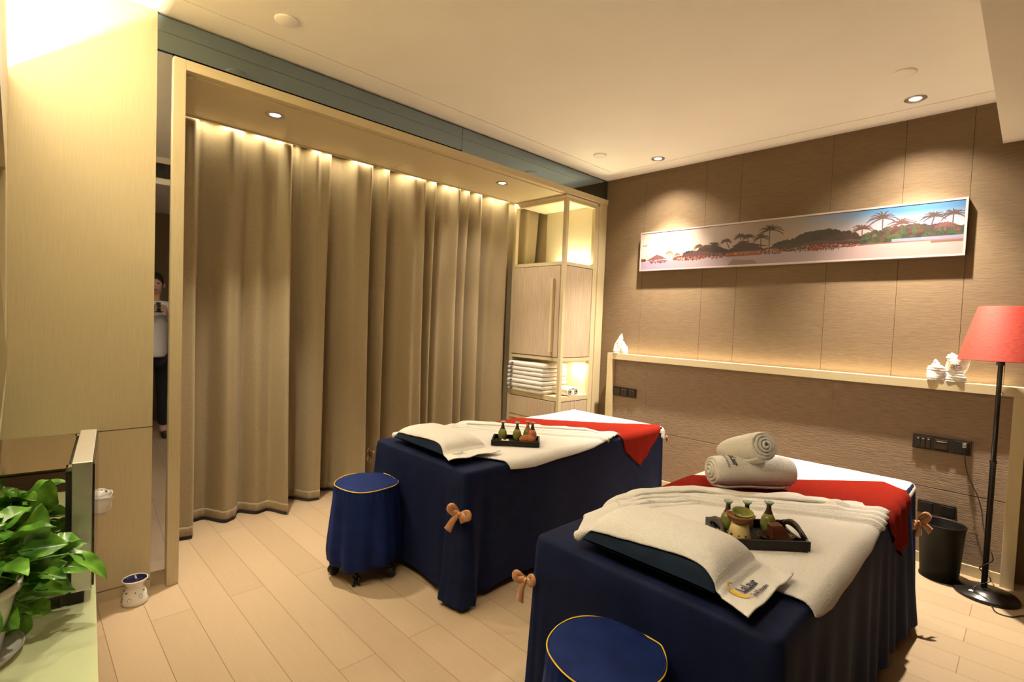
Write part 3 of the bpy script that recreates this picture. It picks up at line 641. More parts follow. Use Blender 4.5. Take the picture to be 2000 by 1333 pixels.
def make_bed(bed, label, zbot, folds, loc, bows, seedz):
    t = thing('massage_bed', label, 'bed', (loc[0], loc[1], 0), 'massage beds')
    cr = 0.030; pts = []
    cx, cy = (bed.x0+bed.x1)/2, (bed.y0+bed.y1)/2
    def rr_path(n=420):
        L = []; w_, h_ = bed.x1-bed.x0, bed.y1-bed.y0
        segs = [((bed.x0+cr, bed.y0), (1, 0), w_-2*cr, (0, -1)), ((bed.x1, bed.y0+cr), (0, 1), h_-2*cr, (1, 0)), ((bed.x1-cr, bed.y1), (-1, 0), w_-2*cr, (0, 1)), ((bed.x0, bed.y1-cr), (0, -1), h_-2*cr, (-1, 0))]
        cc = [(bed.x1-cr, bed.y0+cr), (bed.x1-cr, bed.y1-cr), (bed.x0+cr, bed.y1-cr), (bed.x0+cr, bed.y0+cr)]
        for k, (p0, d, ln, nn) in enumerate(segs):
            m = int(ln/0.012)
            for i in range(m): q = ln*i/m; L.append((p0[0]+d[0]*q, p0[1]+d[1]*q, nn[0], nn[1], k, q/ln))
            a0_ = math.atan2(nn[1], nn[0])
            for i in range(8): a = a0_ + PI/2*i/8; L.append((cc[k][0]+cr*math.cos(a), cc[k][1]+cr*math.sin(a), math.cos(a), math.sin(a), k, 1 + (i)/8))
        return L
    path = rr_path(); N = len(path); vs = []; fs = []
    rb = 0.016
    rings = [('in', q) for q in (0.02, 0.2, 0.4, 0.6, 0.8, 0.93)] + [('b', a) for a in (0, 0.25, 0.5, 0.75, 1.0)] + [('s', q/26) for q in range(1, 27)]
    for kind, val in rings:
        for (x, y, nx, ny, side, sp) in path:
            if kind == 'in':
                X = cx + (x-nx*rb-cx)*val; Y = cy + (y-ny*rb-cy)*val; vs.append((X, Y, bed.z(X, Y)))
            elif kind == 'b':
                a = val*PI/2; X = x - nx*rb*(1-math.sin(a)); Y = y - ny*rb*(1-math.sin(a)); vs.append((X, Y, bed.z(x, y) - rb*(1-math.cos(a))))
            else:
                fo = folds(side, sp, val, x, y)
                if isinstance(fo, tuple): o_, zl = fo
                else: o_, zl = fo, 0.0
                zb = zbot + zl; ztop = bed.z(x, y)-rb
                vs.append((x+nx*o_, y+ny*o_, ztop + (zb-ztop)*val))
    for k in range(len(rings)-1):
        for i in range(N): j = (i+1) % N; fs.append((k*N+i, k*N+j, (k+1)*N+j, (k+1)*N+i))
    fs.append(tuple(range(N)))
    obj('velvet_cover', MB().add(vs, fs), velvet_m, t, smooth=True)
    # dark bed legs under the skirt
    for (lx, ly) in ((bed.x0+0.14, bed.y0+0.16), (bed.x1-0.14, bed.y0+0.16), (bed.x0+0.14, bed.y1-0.16), (bed.x1-0.14, bed.y1-0.16)):
        obj('leg', MB().box(lx-0.03, lx+0.03, ly-0.03, ly+0.03, 0, bed.top-0.12, 0.004), black_met, t)
    for b in bows: bow(t, *b)
    return t
def bow(parent, c, nrm, size, tails=(1, 1), roll=0.0):
    """satin ribbon bow: two loops, a knot and two tails, lying against a surface with outward normal nrm"""
    n = Vector(nrm).normalized(); up = Vector((0, 0, 1)); side = up.cross(n).normalized(); c = Vector(c)
    if roll: side, up = side*math.cos(roll)+up*math.sin(roll), -side*math.sin(roll)+up*math.cos(roll)
    m = MB()
    def strip(P, wd):
        pts = [Vector(p) for p in P]
        def fn(a, b):
            k = min(int(b*(len(pts)-1)), len(pts)-2); tt = b*(len(pts)-1)-k; p = pts[k].lerp(pts[k+1], tt)
            d = (pts[k+1]-pts[k]); d.normalize(); wv = n.cross(d); wv.normalize()
            ww = wd*(0.45 + 0.55*min(1, b*3)) if not isinstance(wd, tuple) else wd[0]+(wd[1]-wd[0])*b
            return p + wv*ww*(a-0.5) + n*0.004*math.sin(a*PI)
        m.grid(4, 16, fn)
    for sgn in (-1, 1):
        lp = [c + side*sgn*size*0.05, c + side*sgn*size*0.45 + up*size*0.32 + n*0.012, c + side*sgn*size*0.62 + up*size*0.12 + n*0.018, c + side*sgn*size*0.40 - up*size*0.05 + n*0.014, c + side*sgn*size*0.05 + n*0.006]
        strip(smooth_path(lp, 5), size*0.40)
    for sgn, ln in ((-1, tails[0]), (1, tails[1])):
        if ln <= 0: continue
        tp = [c + n*0.006, c + side*sgn*size*0.22 - up*size*0.35*ln + n*0.014, c + side*sgn*size*0.42 - up*size*0.95*ln + n*0.010]
        strip(smooth_path(tp, 5), (size*0.22, size*0.48))
    m.ball(c + n*0.009, size*0.11, size*0.11, size*0.13, 10, 8)
    return obj('ribbon_bow', m, ribbon_m, parent, smooth=True, solid=0.0012)

B1 = Bed(0.245, 1.070, 1.495, 3.300, 0.632); B2 = Bed(1.735, 2.505, 1.250, 3.120, 0.632)
def folds1(side, sp, t, x, y):
    o = 0.004 + 0.010*t; zl = 0.0
    g = t**1.2
    if side == 0:      # foot side, facing the camera
        o += 0.008*math.sin(sp*9)*g + 0.006*nz(sp*6, t*2, 1)
    if side == 1:
        o += 0.010*math.sin(sp*22+1)*g + 0.008*nz(sp*9, t*2, 4)*t
    if side == 3: o += 0.012*math.sin(sp*18)*g
    # gathered corner below the bow
    d = math.hypot(x-B1.x1, y-B1.y0)
    o += 0.060*g*math.exp(-(d/0.055)**2) + 0.050*g*math.exp(-((x-0.985)/0.035)**2)*(side == 0) - 0.035*g*math.exp(-((x-0.93)/0.025)**2)*(side == 0) - 0.030*g*math.exp(-((y-1.60)/0.03)**2)*(side == 1)
    d2 = math.hypot(x-B1.x0, y-B1.y0); o += 0.03*g*math.exp(-(d2/0.06)**2)
    zl = -0.025*math.exp(-(d/0.14)**2) + 0.012*sp*(side == 0)*0
    return o, zl
def folds2(side, sp, t, x, y):
    g = t**1.1; o = 0.004 + 0.012*t
    if side == 0: o += 0.006*math.sin(sp*8)*g + 0.012*g*math.exp(-((x-1.80)/0.02)**2)
    if side == 1: o += g*(0.013*math.sin(sp*62 + 2*math.sin(sp*9)) + 0.006*math.sin(sp*31)) + 0.035*t*math.exp(-((sp-0.9)/0.14)**2)
    if side == 3: o += 0.012*math.sin(sp*18)*g
    d = math.hypot(x-B2.x1, y-B2.y0); o += 0.035*g*math.exp(-(d/0.05)**2)
    return o, 0.0
bed1 = make_bed(B1, 'navy velvet covered massage bed beside the curtain, with small tray', 0.048, folds1, (0.65, 2.4),
    [((1.078, 1.462, 0.455), (0.45, -0.9, 0), 0.080, (1.25, 0.35), -0.25), ((0.232, 1.490, 0.545), (-0.8, -0.6, 0), 0.058, (0.9, 0.9), 0.5), ((1.080, 3.300, 0.555), (0.8, 0.5, 0), 0.05, (0.6, 0.6), 0)], 1)
bed2 = make_bed(B2, 'navy velvet covered massage bed nearest the camera, with towel rolls', 0.05, folds2, (2.1, 2.2),
    [((1.722, 1.236, 0.478), (0.15, -1, 0), 0.062, (1.3, 0.0), 0.1), ((2.530, 3.045, 0.475), (0.72, -0.68, 0.15), 0.075, (0.8, 0.9), 0.5)], 2)

# ---- Coons patch cloths
def poly_at(P, t):
    L = [0]; 
    for a, b in zip(P[:-1], P[1:]): L.append(L[-1] + math.hypot(b[0]-a[0], b[1]-a[1]))
    s = t*L[-1]
    for k in range(len(P)-1):
        if s <= L[k+1] or k == len(P)-2:
            q = (s-L[k])/max(1e-9, L[k+1]-L[k]); return (P[k][0]+(P[k+1][0]-P[k][0])*q, P[k][1]+(P[k+1][1]-P[k][1])*q)
def coons(bot, top, left, right):
    c00, c10, c01, c11 = bot[0], bot[-1], top[0], top[-1]
    def fn(a, b):
        p, q, l_, r_ = poly_at(bot, a), poly_at(top, a), poly_at(left, b), poly_at(right, b)
        return tuple((1-b)*p[i] + b*q[i] + (1-a)*l_[i] + a*r_[i] - ((1-a)*(1-b)*c00[i] + a*(1-b)*c10[i] + (1-a)*b*c01[i] + a*b*c11[i]) for i in (0, 1))
    return fn
def cloth(name, bed, bot, top, left, right, nu, nv, off, mat, thick, label, cat, extra=None, group=None, warp=None, parent=None):
    fn = coons(bot, top, left, right); m = MB()
    def P(a, b):
        x, y = fn(a, b); e = extra(a, b, x, y) if extra else 0.0
        p = bed.wrap(x, y, off + e)
        if warp: p = warp(a, b, p)
        return p
    m.grid(nu, nv, P); o = obj(name, m, mat, parent, smooth=True, solid=thick)
    if parent is None: tag(o, label, cat, group)
    return o, P
# white sheets over the head ends
cloth('bed_sheet', B1, [(0.22, 2.50), (1.06, 3.22), (1.15, 3.24)], [(0.22, 3.34), (1.13, 3.36)], [(0.22, 2.50), (0.22, 3.34)], [(1.15, 3.24), (1.13, 3.36)], 90, 60, 0.0015, sheet_m, 0.003,
      'white cotton sheet over the head end of the bed by the curtain', 'sheet', lambda a, b, x, y: 0.003*nz(x*7, y*7, 1), 'white sheets on the beds')
cloth('bed_sheet', B2, [(1.71, 2.10), (2.49, 2.95), (2.585, 2.90)], [(1.71, 3.17), (2.45, 3.17), (2.59, 3.10)], [(1.71, 2.10), (1.71, 3.17)], [(2.585, 2.90), (2.59, 3.10)], 90, 60, 0.0015, sheet_m, 0.003,
      'white cotton sheet over the head end of the bed with towel rolls', 'sheet', lambda a, b, x, y: 0.003*nz(x*7, y*7, 6), 'white sheets on the beds')
# red runners laid diagonally with a hanging corner
def run_w1(a, b, p): return p
cloth('bed_runner', B1, [(0.20, 2.02), (1.04, 2.76), (1.15, 2.80), (1.275, 2.985)], [(0.20, 2.60), (1.03, 3.29), (1.10, 3.215)], [(0.20, 2.02), (0.20, 2.60)], [(1.275, 2.985), (1.10, 3.215)], 110, 40, 0.0065, runner_m, 0.003,
      'red felt runner across the bed by the curtain, one corner hanging', 'runner', lambda a, b, x, y: 0.004*max(0, (x-1.05)/0.2)*math.sin(y*60) + 0.002*nz(x*6, y*6, 3) + 0.004*max(0, x-1.05)/0.2, 'red runners on the beds')
cloth('bed_runner', B2, [(1.705, 1.75), (2.46, 2.40), (2.56, 2.47), (2.70, 2.66)], [(1.705, 2.28), (2.40, 2.98), (2.50, 2.90), (2.66, 2.80)], [(1.705, 1.75), (1.705, 2.28)], [(2.70, 2.66), (2.675, 2.76), (2.66, 2.80)], 110, 44, 0.0065, runner_m, 0.003,
      'red felt runner under the towel rolls, one corner hanging to a point', 'runner', lambda a, b, x, y: (0.013*max(0, (x-2.47)/0.2)*math.sin(y*48+1) + 0.010*max(0, (x-2.47)/0.2)) + 0.002*nz(x*6, y*6, 8), 'red runners on the beds')
# large white towels with a folded back ridge
def ridge(seed, amp=0.011):
    def e(a, b, x, y):
        h = 0.0
        for c, wd, am in ((0.965, 0.020, 1.2), (0.905, 0.012, 1.2), (0.860, 0.010, 1.2), (0.820, 0.009, 1.0)):
            h += am*amp*math.exp(-((b-c+0.010*nz(a*5, seed, c*9))/wd)**2)
        h += amp*3.2*max(0, nz(a*9+seed, b*2, seed))*math.exp(-((b-0.95)/0.06)**2)
        h += 0.0025*nz(x*9, y*9, seed)
        if b > 0.80: h += 0.006
        return h
    return e
tb1, _P = cloth('bath_towel', B1, [(0.38, 1.60), (0.82, 1.66), (1.085, 1.775)], [(0.235, 2.07), (0.60, 2.37), (0.80, 2.56), (1.045, 2.775)], [(0.38, 1.60), (0.30, 1.85), (0.235, 2.07)], [(1.085, 1.775), (1.10, 1.95), (1.09, 2.15), (1.08, 2.45), (1.045, 2.775)], 120, 90, 0.010, terry_m, 0.005,
      'large white bath towel spread under the small tray on the bed by the curtain', 'towel', ridge(1.0), 'white bath towels spread on the beds')
tb2, _P = cloth('bath_towel', B2, [(1.83, 1.36), (2.20, 1.44), (2.41, 1.475), (2.515, 1.475)], [(1.72, 1.74), (1.90, 2.05), (2.07, 2.16), (2.28, 2.33), (2.49, 2.48)], [(1.83, 1.36), (1.745, 1.52), (1.695, 1.55), (1.72, 1.74)], [(2.515, 1.475), (2.54, 1.62), (2.53, 1.85), (2.52, 2.10), (2.49, 2.48)], 130, 100, 0.010, terry_m, 0.005,
      'large white bath towel spread under the handled tray on the nearest bed', 'towel', ridge(4.0, 0.013), 'white bath towels spread on the beds')

def folded_edges(parent, bed, far, depth, n, seedv):
    """the far end of the towel is gathered into several layered folds"""
    (x0, y0), (x1, y1) = far[0], far[-1]; L = math.hypot(x1-x0, y1-y0); nx, ny = (y1-y0)/L, -(x1-x0)/L     # toward the foot
    for k in range(n):
        m = MB(); d0 = -0.004*k; d1 = depth*(1 - k/(n+0.6))
        def P(a, b, k=k):
            x, y = poly_at(far, a); d = d0 + (d1-d0)*b
            d += 0.010*nz(a*6, k*3.3, seedv)*b - (0.016*max(0, nz(a*8+k*2, 0.3, seedv))*(1-b) if k == n-1 else 0)
            x += nx*d; y += ny*d
            tp_ = min(1, (1-a)*7)*min(1, a*9); z = 0.014 + 0.004*tp_ + 0.0075*k*tp_ + 0.004*math.sin(PI*b) + 0.003*nz(a*9, b*2, k+seedv)
            if k == n-1: z += 0.030*max(0, nz(a*8, 0.7, seedv+2))**1.0*(1-b)**2 + 0.004
            z -= 0.006*(b > 0.93)
            return bed.wrap(x, y, z)
        m.grid(120, 14, P); obj('folded_edge', m, terry_m, parent, smooth=True, solid=0.005)
folded_edges(tb1, B1, [(0.235, 2.07), (0.60, 2.37), (0.80, 2.56), (0.985, 2.722)], 0.13, 4, 1.5)
folded_edges(tb2, B2, [(1.72, 1.74), (1.90, 2.05), (2.07, 2.16), (2.28, 2.33), (2.43, 2.435)], 0.13, 4, 7.5)

# ---- pillows wrapped with a logo towel
def loft(a, p=2.6): return max(0.0, 1 - abs(2*a-1)**p)
def wrapped_pillow(bed, c, ang, L, W, H, lab_p, lab_t, zb, flapv, flapu):
    """blue pillow lying along the foot edge, its white towel cover reaching past it"""
    ca, sa = math.cos(ang), math.sin(ang)
    def W2(u_, v_): return (c[0] + u_*ca - v_*sa, c[1] + u_*sa + v_*ca)
    def hgt(u_, v_):
        a = (u_/L)+0.5; b = (v_/W)+0.5
        if a <= 0 or a >= 1 or b <= 0 or b >= 1: return 0.0
        return H*(loft(a, 5)**0.5)*(loft(b, 3.2)**0.5)
    m = MB()
    def P(sgn):
        def fn(a, b):
            u_, v_ = (a-0.5)*L, (b-0.5)*W; x, y = W2(u_, v_); h = hgt(u_*0.999, v_*0.999)
            z = zb + H*0.22 + (h*0.80 if sgn > 0 else -min(h, 1)*0.22)
            return (x, y, z)
        return fn
    m.grid(40, 30, P(1)); m.grid(40, 30, P(-1)); o = obj('pillow', m, pillow_m, smooth=True); tag(o, lab_p, 'pillow', 'dark blue pillows on the beds')
    # towel draped on top, longer than the pillow towards +u and toward +v
    t = MB()
    u0, u1, v0, v1 = -L*0.5+0.008, L*0.5+flapu, -W*0.5+0.014, W*0.5+flapv
    def top(u_, v_):
        h = hgt(u_, v_); return zb + max(0.012, H*0.22 + h*0.80 + 0.004) if h > 0.001 else zb + 0.012
    def sm(u_, v_):
        s = 0; 
        for du in (-0.016, 0, 0.016):
            for dv in (-0.016, 0, 0.016): s += top(u_+du, v_+dv)
        return max(s/9, top(u_, v_)) + 0.003
    def T(a, b):
        u_ = u0 + (u1-u0)*a; v_ = v0 + (v1-v0)*b
        v_ += 0.012*math.sin(a*5+1)*(b-0.5); v_ -= 0.050*max(0, (a-0.72)/0.28)**1.3*(1-b)
        x, y = W2(u_, v_)
        z = sm(u_, v_) + 0.0022*nz(x*18, y*18, 1)
        if a > 0.80: z += 0.004*math.sin(b*13)*(a-0.80)/0.2
        if a < 0.04: z = sm(u_, v_) - 0.010*(0.04-a)/0.04
        return (x, y, z)
    t.grid(110, 80, T)
    o2 = obj('hand_towel', t, terry_m, smooth=True, solid=0.004); tag(o2, lab_t, 'towel', 'white logo towels over the pillows')
    # rolled-under flap of the towel at the head corner
    fl = MB(); p0 = W2(-L*0.5-0.026, -W*0.5+0.004); p1 = W2(-L*0.5-0.012, W*0.40)
    fl.tube(smooth_path([(p0[0], p0[1], zb+0.018), ((p0[0]*2+p1[0])/3, (p0[1]*2+p1[1])/3, zb+0.020), ((p0[0]+2*p1[0])/3, (p0[1]+2*p1[1])/3, zb+0.020), (p1[0], p1[1], zb+0.018)], 8), [0.010]+[0.017]*23+[0.010], 12)
    obj('rolled_edge', fl, terry_m, o2, smooth=True)
    return o2, W2, sm
def text_mesh(body, size, bold=0.012):
    cu = bpy.data.curves.new('text', 'FONT'); cu.body = body; cu.size = size; cu.offset = bold*size; cu.resolution_u = 3
    to = bpy.data.objects.new('text', cu); sc.collection.objects.link(to); bpy.context.view_layer.update()
    me = bpy.data.meshes.new_from_object(to.evaluated_get(bpy.context.evaluated_depsgraph_get())); vs = [tuple(v.co) for v in me.vertices]; fs = [tuple(p.vertices) for p in me.polygons]
    bpy.data.objects.remove(to); bpy.data.curves.remove(cu); bpy.data.meshes.remove(me); return vs, fs
def logo(parent, org, dirv, upv, zfun, width, name='logo_print', surf=None, swirl=True):
    """two lines of lettering and a golden swirl, pressed on the towel; dirv = reading direction, upv = up"""
    d = Vector(dirv).normalized(); uv = Vector(upv).normalized(); m = MB()
    def put(vs, fs, ox, oy, sx, sy=None, sh=0.0):
        sy = sx if sy is None else sy
        out = []
        for v in vs:
            a = ox + v[0]*sx + v[1]*sh; b = oy + v[1]*sy
            if surf: out.append(surf(a, b)); continue
            p = Vector(org[:2]).to_3d() + Vector((d.x, d.y, 0))*a + Vector((uv.x, uv.y, 0))*b; out.append((p.x, p.y, zfun(p.x, p.y)))
        m.add(out, fs)
    k = width/0.085
    vs, fs = text_mesh('LaLaur', 0.024, 0.03); wmax = max(v[0] for v in vs); s_ = 0.058*k/wmax
    m.mi = 0; put(vs, fs, 0.022*k, 0.010*k, s_, s_*1.15)
    vs, fs = text_mesh('Spa&Relaxation', 0.012, 0.02); wmax = max(v[0] for v in vs); put(vs, fs, 0.024*k, -0.006*k, 0.062*k/wmax, 0.062*k/wmax*1.15)
    m.mi = 1
    for (R, wd, a0_, a1_, cx_, cy_) in () if not swirl else ((0.018, 0.0060, 1.0, 4.6, 0.022, 0.016), (0.013, 0.0045, 1.3, 4.9, 0.024, 0.014), (0.021, 0.0030, 1.6, 4.2, 0.022, 0.016)):
        n_ = 18; vv = []
        for i in range(n_+1):
            t_ = i/n_; a = a0_ + (a1_-a0_)*t_; w_ = wd*math.sin(PI*t_)**0.7
            for rr in (R-w_/2, R+w_/2): vv.append(((cx_ + rr*math.cos(a)*0.9), (cy_ + rr*math.sin(a)), 0))
        put(vv, [(2*i, 2*i+1, 2*i+3, 2*i+2) for i in range(n_)], 0, 0, k)
    return obj(name, m, [logo_navy, logo_gold], parent)
t2, W2b, sm2 = wrapped_pillow(B2, (2.128, 1.405), 0.0, 0.42, 0.27, 0.098, 'dark blue pillow under the white towel on the nearest bed', 'white hand towel with gold and navy logo over the pillow on the nearest bed', 0.652, 0.02, 0.098)
t1, W2a, sm1 = wrapped_pillow(B1, (0.620, 1.665), -0.03, 0.46, 0.28, 0.080, 'dark blue pillow under the white towel on the bed by the curtain', 'white hand towel with small logo over the pillow on the bed by the curtain', 0.652, 0.02, 0.11)
def zf2(x, y): return sm2(x-2.128, y-1.405) + 0.0075
def zf1(x, y):
    ux, uy = x-0.620, y-1.665; ca, sa = math.cos(-0.03), math.sin(-0.03); return sm1(ux*ca+uy*sa, -ux*sa+uy*ca) + 0.0075
logo(t2, (2.402, 1.300), (0.05, 1.0), (-1.0, 0.0), zf2, 0.128)
logo(t1, (0.905, 1.555), (0.0, 1.0), (-1.0, 0.0), zf1, 0.075)

# ---- rolled towels
def towel_roll(c, direction, length, R, label, lump=0.0, seedv=1, taper=0.0):
    d = Vector(direction).normalized(); up = Vector((0, 0, 1)); s_ = d.cross(up).normalized(); u_ = s_.cross(d)
    turns = 4.2; n = 170; m = MB(); th = R/(turns+0.9)
    def P(a, b):
        ang = 2*PI*turns*a - 2.2; rr = 0.0015 + (R-0.0015)*a**0.95
        e = (b-0.5)*length; ends = 0.020*(1-a)*(1 if b > 0.5 else -1)*(abs(2*b-1)**10) - 0.010*(a**6)*(1 if b > 0.5 else -1)*(abs(2*b-1)**8)
        g = 1 - 0.16*(abs(2*b-1)**7)*a + lump*math.sin(b*7+seedv)*a - taper*(1-b)
        q = 0.0035*nz(ang*0.7, b*5, seedv)*a
        p = Vector(c) + d*(e+ends) + (s_*math.cos(ang) + u_*math.sin(ang)*0.95)*(rr*g+q)
        return p
    m.grid(n, 30, P); o = obj('rolled_towel', m, terry_m, smooth=True, solid=-th*0.70); tag(o, label, 'towel', 'rolled white towels on the red runner')
    return o
ld = Vector((0.24, 0.30, 0)).normalized()
rl = towel_roll((2.026, 2.325, 0.658+0.067), ld, 0.355, 0.069, 'lower rolled white towel with logo lying on the red runner', 0.03, 2)
ru = towel_roll((1.988, 2.340, 0.812), Vector((0.25, -0.16, 0.11)), 0.27, 0.068, 'upper rolled white towel lying across the lower roll', 0.03, 5, 0.15)
def roll_surf(a, b):
    # wrap lettering round the lower roll: a runs around, b along
    c = Vector((2.026, 2.325, 0.725)); s_ = ld.cross(Vector((0, 0, 1))).normalized(); R_ = 0.0725
    th_ = math.radians(112) - (a/R_); return c + ld*(-0.128 + b*1.25) + (s_*math.cos(th_) + Vector((0, 0, 1))*math.sin(th_)*0.97)*R_
logo(rl, (0, 0, 0), (1, 0), (0, 1), None, 0.105, surf=roll_surf)

def esurf(a, b): return B2.wrap(1.838 + a*0.66 + b*0.6, 1.760 + a*0.55 - b*0.6, 0.034)
logo(tb2, (0, 0, 0), (1, 0), (0, 1), None, 0.055, surf=esurf, swirl=False)
# ---- trays and things on them
def tray(c, ang, L, D, h, label, handles):
    t = thing('serving_tray', label, 'tray', c, 'black serving trays'); ca, sa = math.cos(ang), math.sin(ang)
    def Q(u_, v_, z): return (c[0]+u_*ca-v_*sa, c[1]+u_*sa+v_*ca, c[2]+z)
    def qbox(m, u0, u1, v0, v1, z0, z1):
        vs = [Q(a, b, z) for z in (z0, z1) for b in (v0, v1) for a in (u0, u1)]
        m.add(vs, [(0, 2, 3, 1), (4, 5, 7, 6), (0, 1, 5, 4), (2, 6, 7, 3), (0, 4, 6, 2), (1, 3, 7, 5)])
    m = MB(); qbox(m, -L/2, L/2, -D/2, D/2, 0, 0.005); obj('tray_floor', m, lacquer, t)
    w_ = 0.009
    m = MB(); qbox(m, -L/2, L/2, -D/2, -D/2+w_, 0.005, h); qbox(m, -L/2, L/2, D/2-w_, D/2, 0.005, h)
    if handles:
        # end boards rise in an arch with a hand hole
        for s_ in (-1, 1):
            u0 = s_*L/2 - (w_ if s_ > 0 else 0); N = 24; vv = []; ff = []
            def arch(v_, k): 
                q = abs(v_)/(D/2); base = h + 0.028*max(0, math.cos(min(1, q/0.85)*PI/2))**0.8
                return base
            def hole(v_):
                q = abs(v_)/(D*0.25); return 0.030 if q >= 1 else None
            for (za, zb_, lim) in (('low', None, None),):
                pass
            for i in range(N):
                v0_, v1_ = -D/2+w_ + (D-2*w_)*i/N, -D/2+w_ + (D-2*w_)*(i+1)/N
                def prof(v_):
                    top_ = arch(v_, 0); q = abs(v_)/(D*0.27)
                    if q < 1: gap = 0.024*math.sqrt(1-q*q); mid = h - 0.004; return [(0.005, mid-gap*0.35), (mid+gap*0.65, top_)]
                    return [(0.005, top_)]
                p0, p1 = prof(v0_), prof(v1_)
                if len(p0) != len(p1):
                    p0 = p0 if len(p0) == 2 else [(0.005, h-0.004), (h-0.004, p0[0][1])]; p1 = p1 if len(p1) == 2 else [(0.005, h-0.004), (h-0.004, p1[0][1])]
                for (a0_, b0_), (a1_, b1_) in zip(p0, p1):
                    vs = [Q(u0, v0_, a0_), Q(u0+w_, v0_, a0_), Q(u0+w_, v1_, a1_), Q(u0, v1_, a1_), Q(u0, v0_, b0_), Q(u0+w_, v0_, b0_), Q(u0+w_, v1_, b1_), Q(u0, v1_, b1_)]
                    m.add(vs, [(0, 3, 2, 1), (4, 5, 6, 7), (0, 1, 5, 4), (1, 2, 6, 5), (2, 3, 7, 6), (3, 0, 4, 7)])
    else:
        qbox(m, -L/2, -L/2+w_, -D/2+w_, D/2-w_, 0.005, h); qbox(m, L/2-w_, L/2, -D/2+w_, D/2-w_, 0.005, h)
    obj('rim', m, lacquer, t)
    if handles:
        for s_ in (-1, 1):
            pts = [Q(s_*(L/2-w_/2), D*0.30*(k/12*2-1), h + 0.004 + 0.024*math.cos((k/12*2-1)*PI/2)**0.8) for k in range(13)]
            obj('handle_binding', MB().tube(pts, 0.0062, 10), rattan, t, smooth=True)
    return t, Q
def bottle(c, s, label, body=glaze_g, neck=glaze_dark, lip=glaze_pale, tilt=0.0):
    t = thing('glazed_bottle', label, 'bottle', c, 'small glazed bottles on the trays')
    obj('body', MB().lathe(c, [(0.013*s, 0.0), (0.020*s, 0.004*s), (0.0255*s, 0.020*s), (0.0265*s, 0.034*s), (0.0225*s, 0.052*s), (0.0145*s, 0.068*s)], 28), body, t, smooth=True)
    obj('neck', MB().lathe(c, [(0.0146*s, 0.0675*s), (0.0100*s, 0.078*s), (0.0080*s, 0.090*s), (0.0085*s, 0.100*s)], 24, cap=False), neck, t, smooth=True)
    obj('lip', MB().lathe(c, [(0.0085*s, 0.099*s), (0.0150*s, 0.106*s), (0.0165*s, 0.110*s), (0.0135*s, 0.1105*s), (0.0070*s, 0.103*s), (0.0, 0.095*s)], 24, cap=False), lip, t, smooth=True)
    return t
TZ = 0.651
tr1, Q1 = tray((0.828, 2.058, TZ), math.radians(42.5), 0.270, 0.170, 0.026, 'small black tray on the bed by the curtain', False)
bz = TZ+0.0055
def on1(u_, v_): p = Q1(u_, v_, 0.0055); return p
bottle(on1(-0.080, 0.030), 0.98, 'green glazed bottle above the cream flower on the small tray')
bottle(on1(0.004, 0.030), 0.98, 'green glazed bottle standing mid-tray on the small tray')
bottle(on1(0.064, 0.052), 1.0, 'green bottle with orange neck behind the seed ball on the small tray', glaze_g, glaze_red, glaze_red)
bottle(on1(0.092, 0.030), 1.0, 'reddish bottle at the right end of the small tray', glaze_red, glaze_dark, glaze_red)
def seed_ball(c, a):
    m = MB(); ca, sa = math.cos(a), math.sin(a)
    for i in range(240):
        z = 1-2*(i+0.5)/240; ph = i*2.39996; rr = math.sqrt(1-z*z); x, y = rr*math.cos(ph), rr*math.sin(ph)
        X, Y, Z_ = x*0.042, y*0.028, z*0.022
        m.ball((c[0]+X*ca-Y*sa, c[1]+X*sa+Y*ca, c[2]+Z_+0.025), 0.0042, n=6, m=4)
    m.ball((c[0], c[1], c[2]+0.024), 0.028, 0.028, 0.021)
    tag(obj('seed_ball', m, ball_m, smooth=True), 'bumpy orange brown seed pod ornament lying on the small tray', 'ornament')
seed_ball(on1(0.066, -0.038), math.radians(42))
def flower(c, s, label):
    t = thing('frangipani_flower', label, 'flower', c)
    m = MB(); mc = MB()
    for k in range(5):
        a = 2*PI*k/5 + 0.3
        def fn(p, q, a=a):
            L = 0.030*s*q; w_ = 0.013*s*math.sin(PI*min(1, q*0.92+0.04))**0.7*(p-0.5)*2
            x = L*math.cos(a) - w_*math.sin(a); y = L*math.sin(a) + w_*math.cos(a)
            return (c[0]+x, c[1]+y, c[2]+0.004 + 0.012*s*q*q + 0.004*(p-0.5) + 0.002*math.sin(q*3))
        m.grid(6, 8, fn)
    mc.lathe((c[0], c[1], c[2]+0.003), [(0.0, 0.001), (0.009*s, 0.0045), (0.012*s, 0.0065)], 14, cap=False)
    obj('petals', m, petal_w, t, smooth=True, solid=0.0008); obj('flower_centre', mc, petal_y, t, smooth=True)
flower(on1(-0.062, -0.040), 0.95, 'cream and yellow frangipani flower on the small tray')

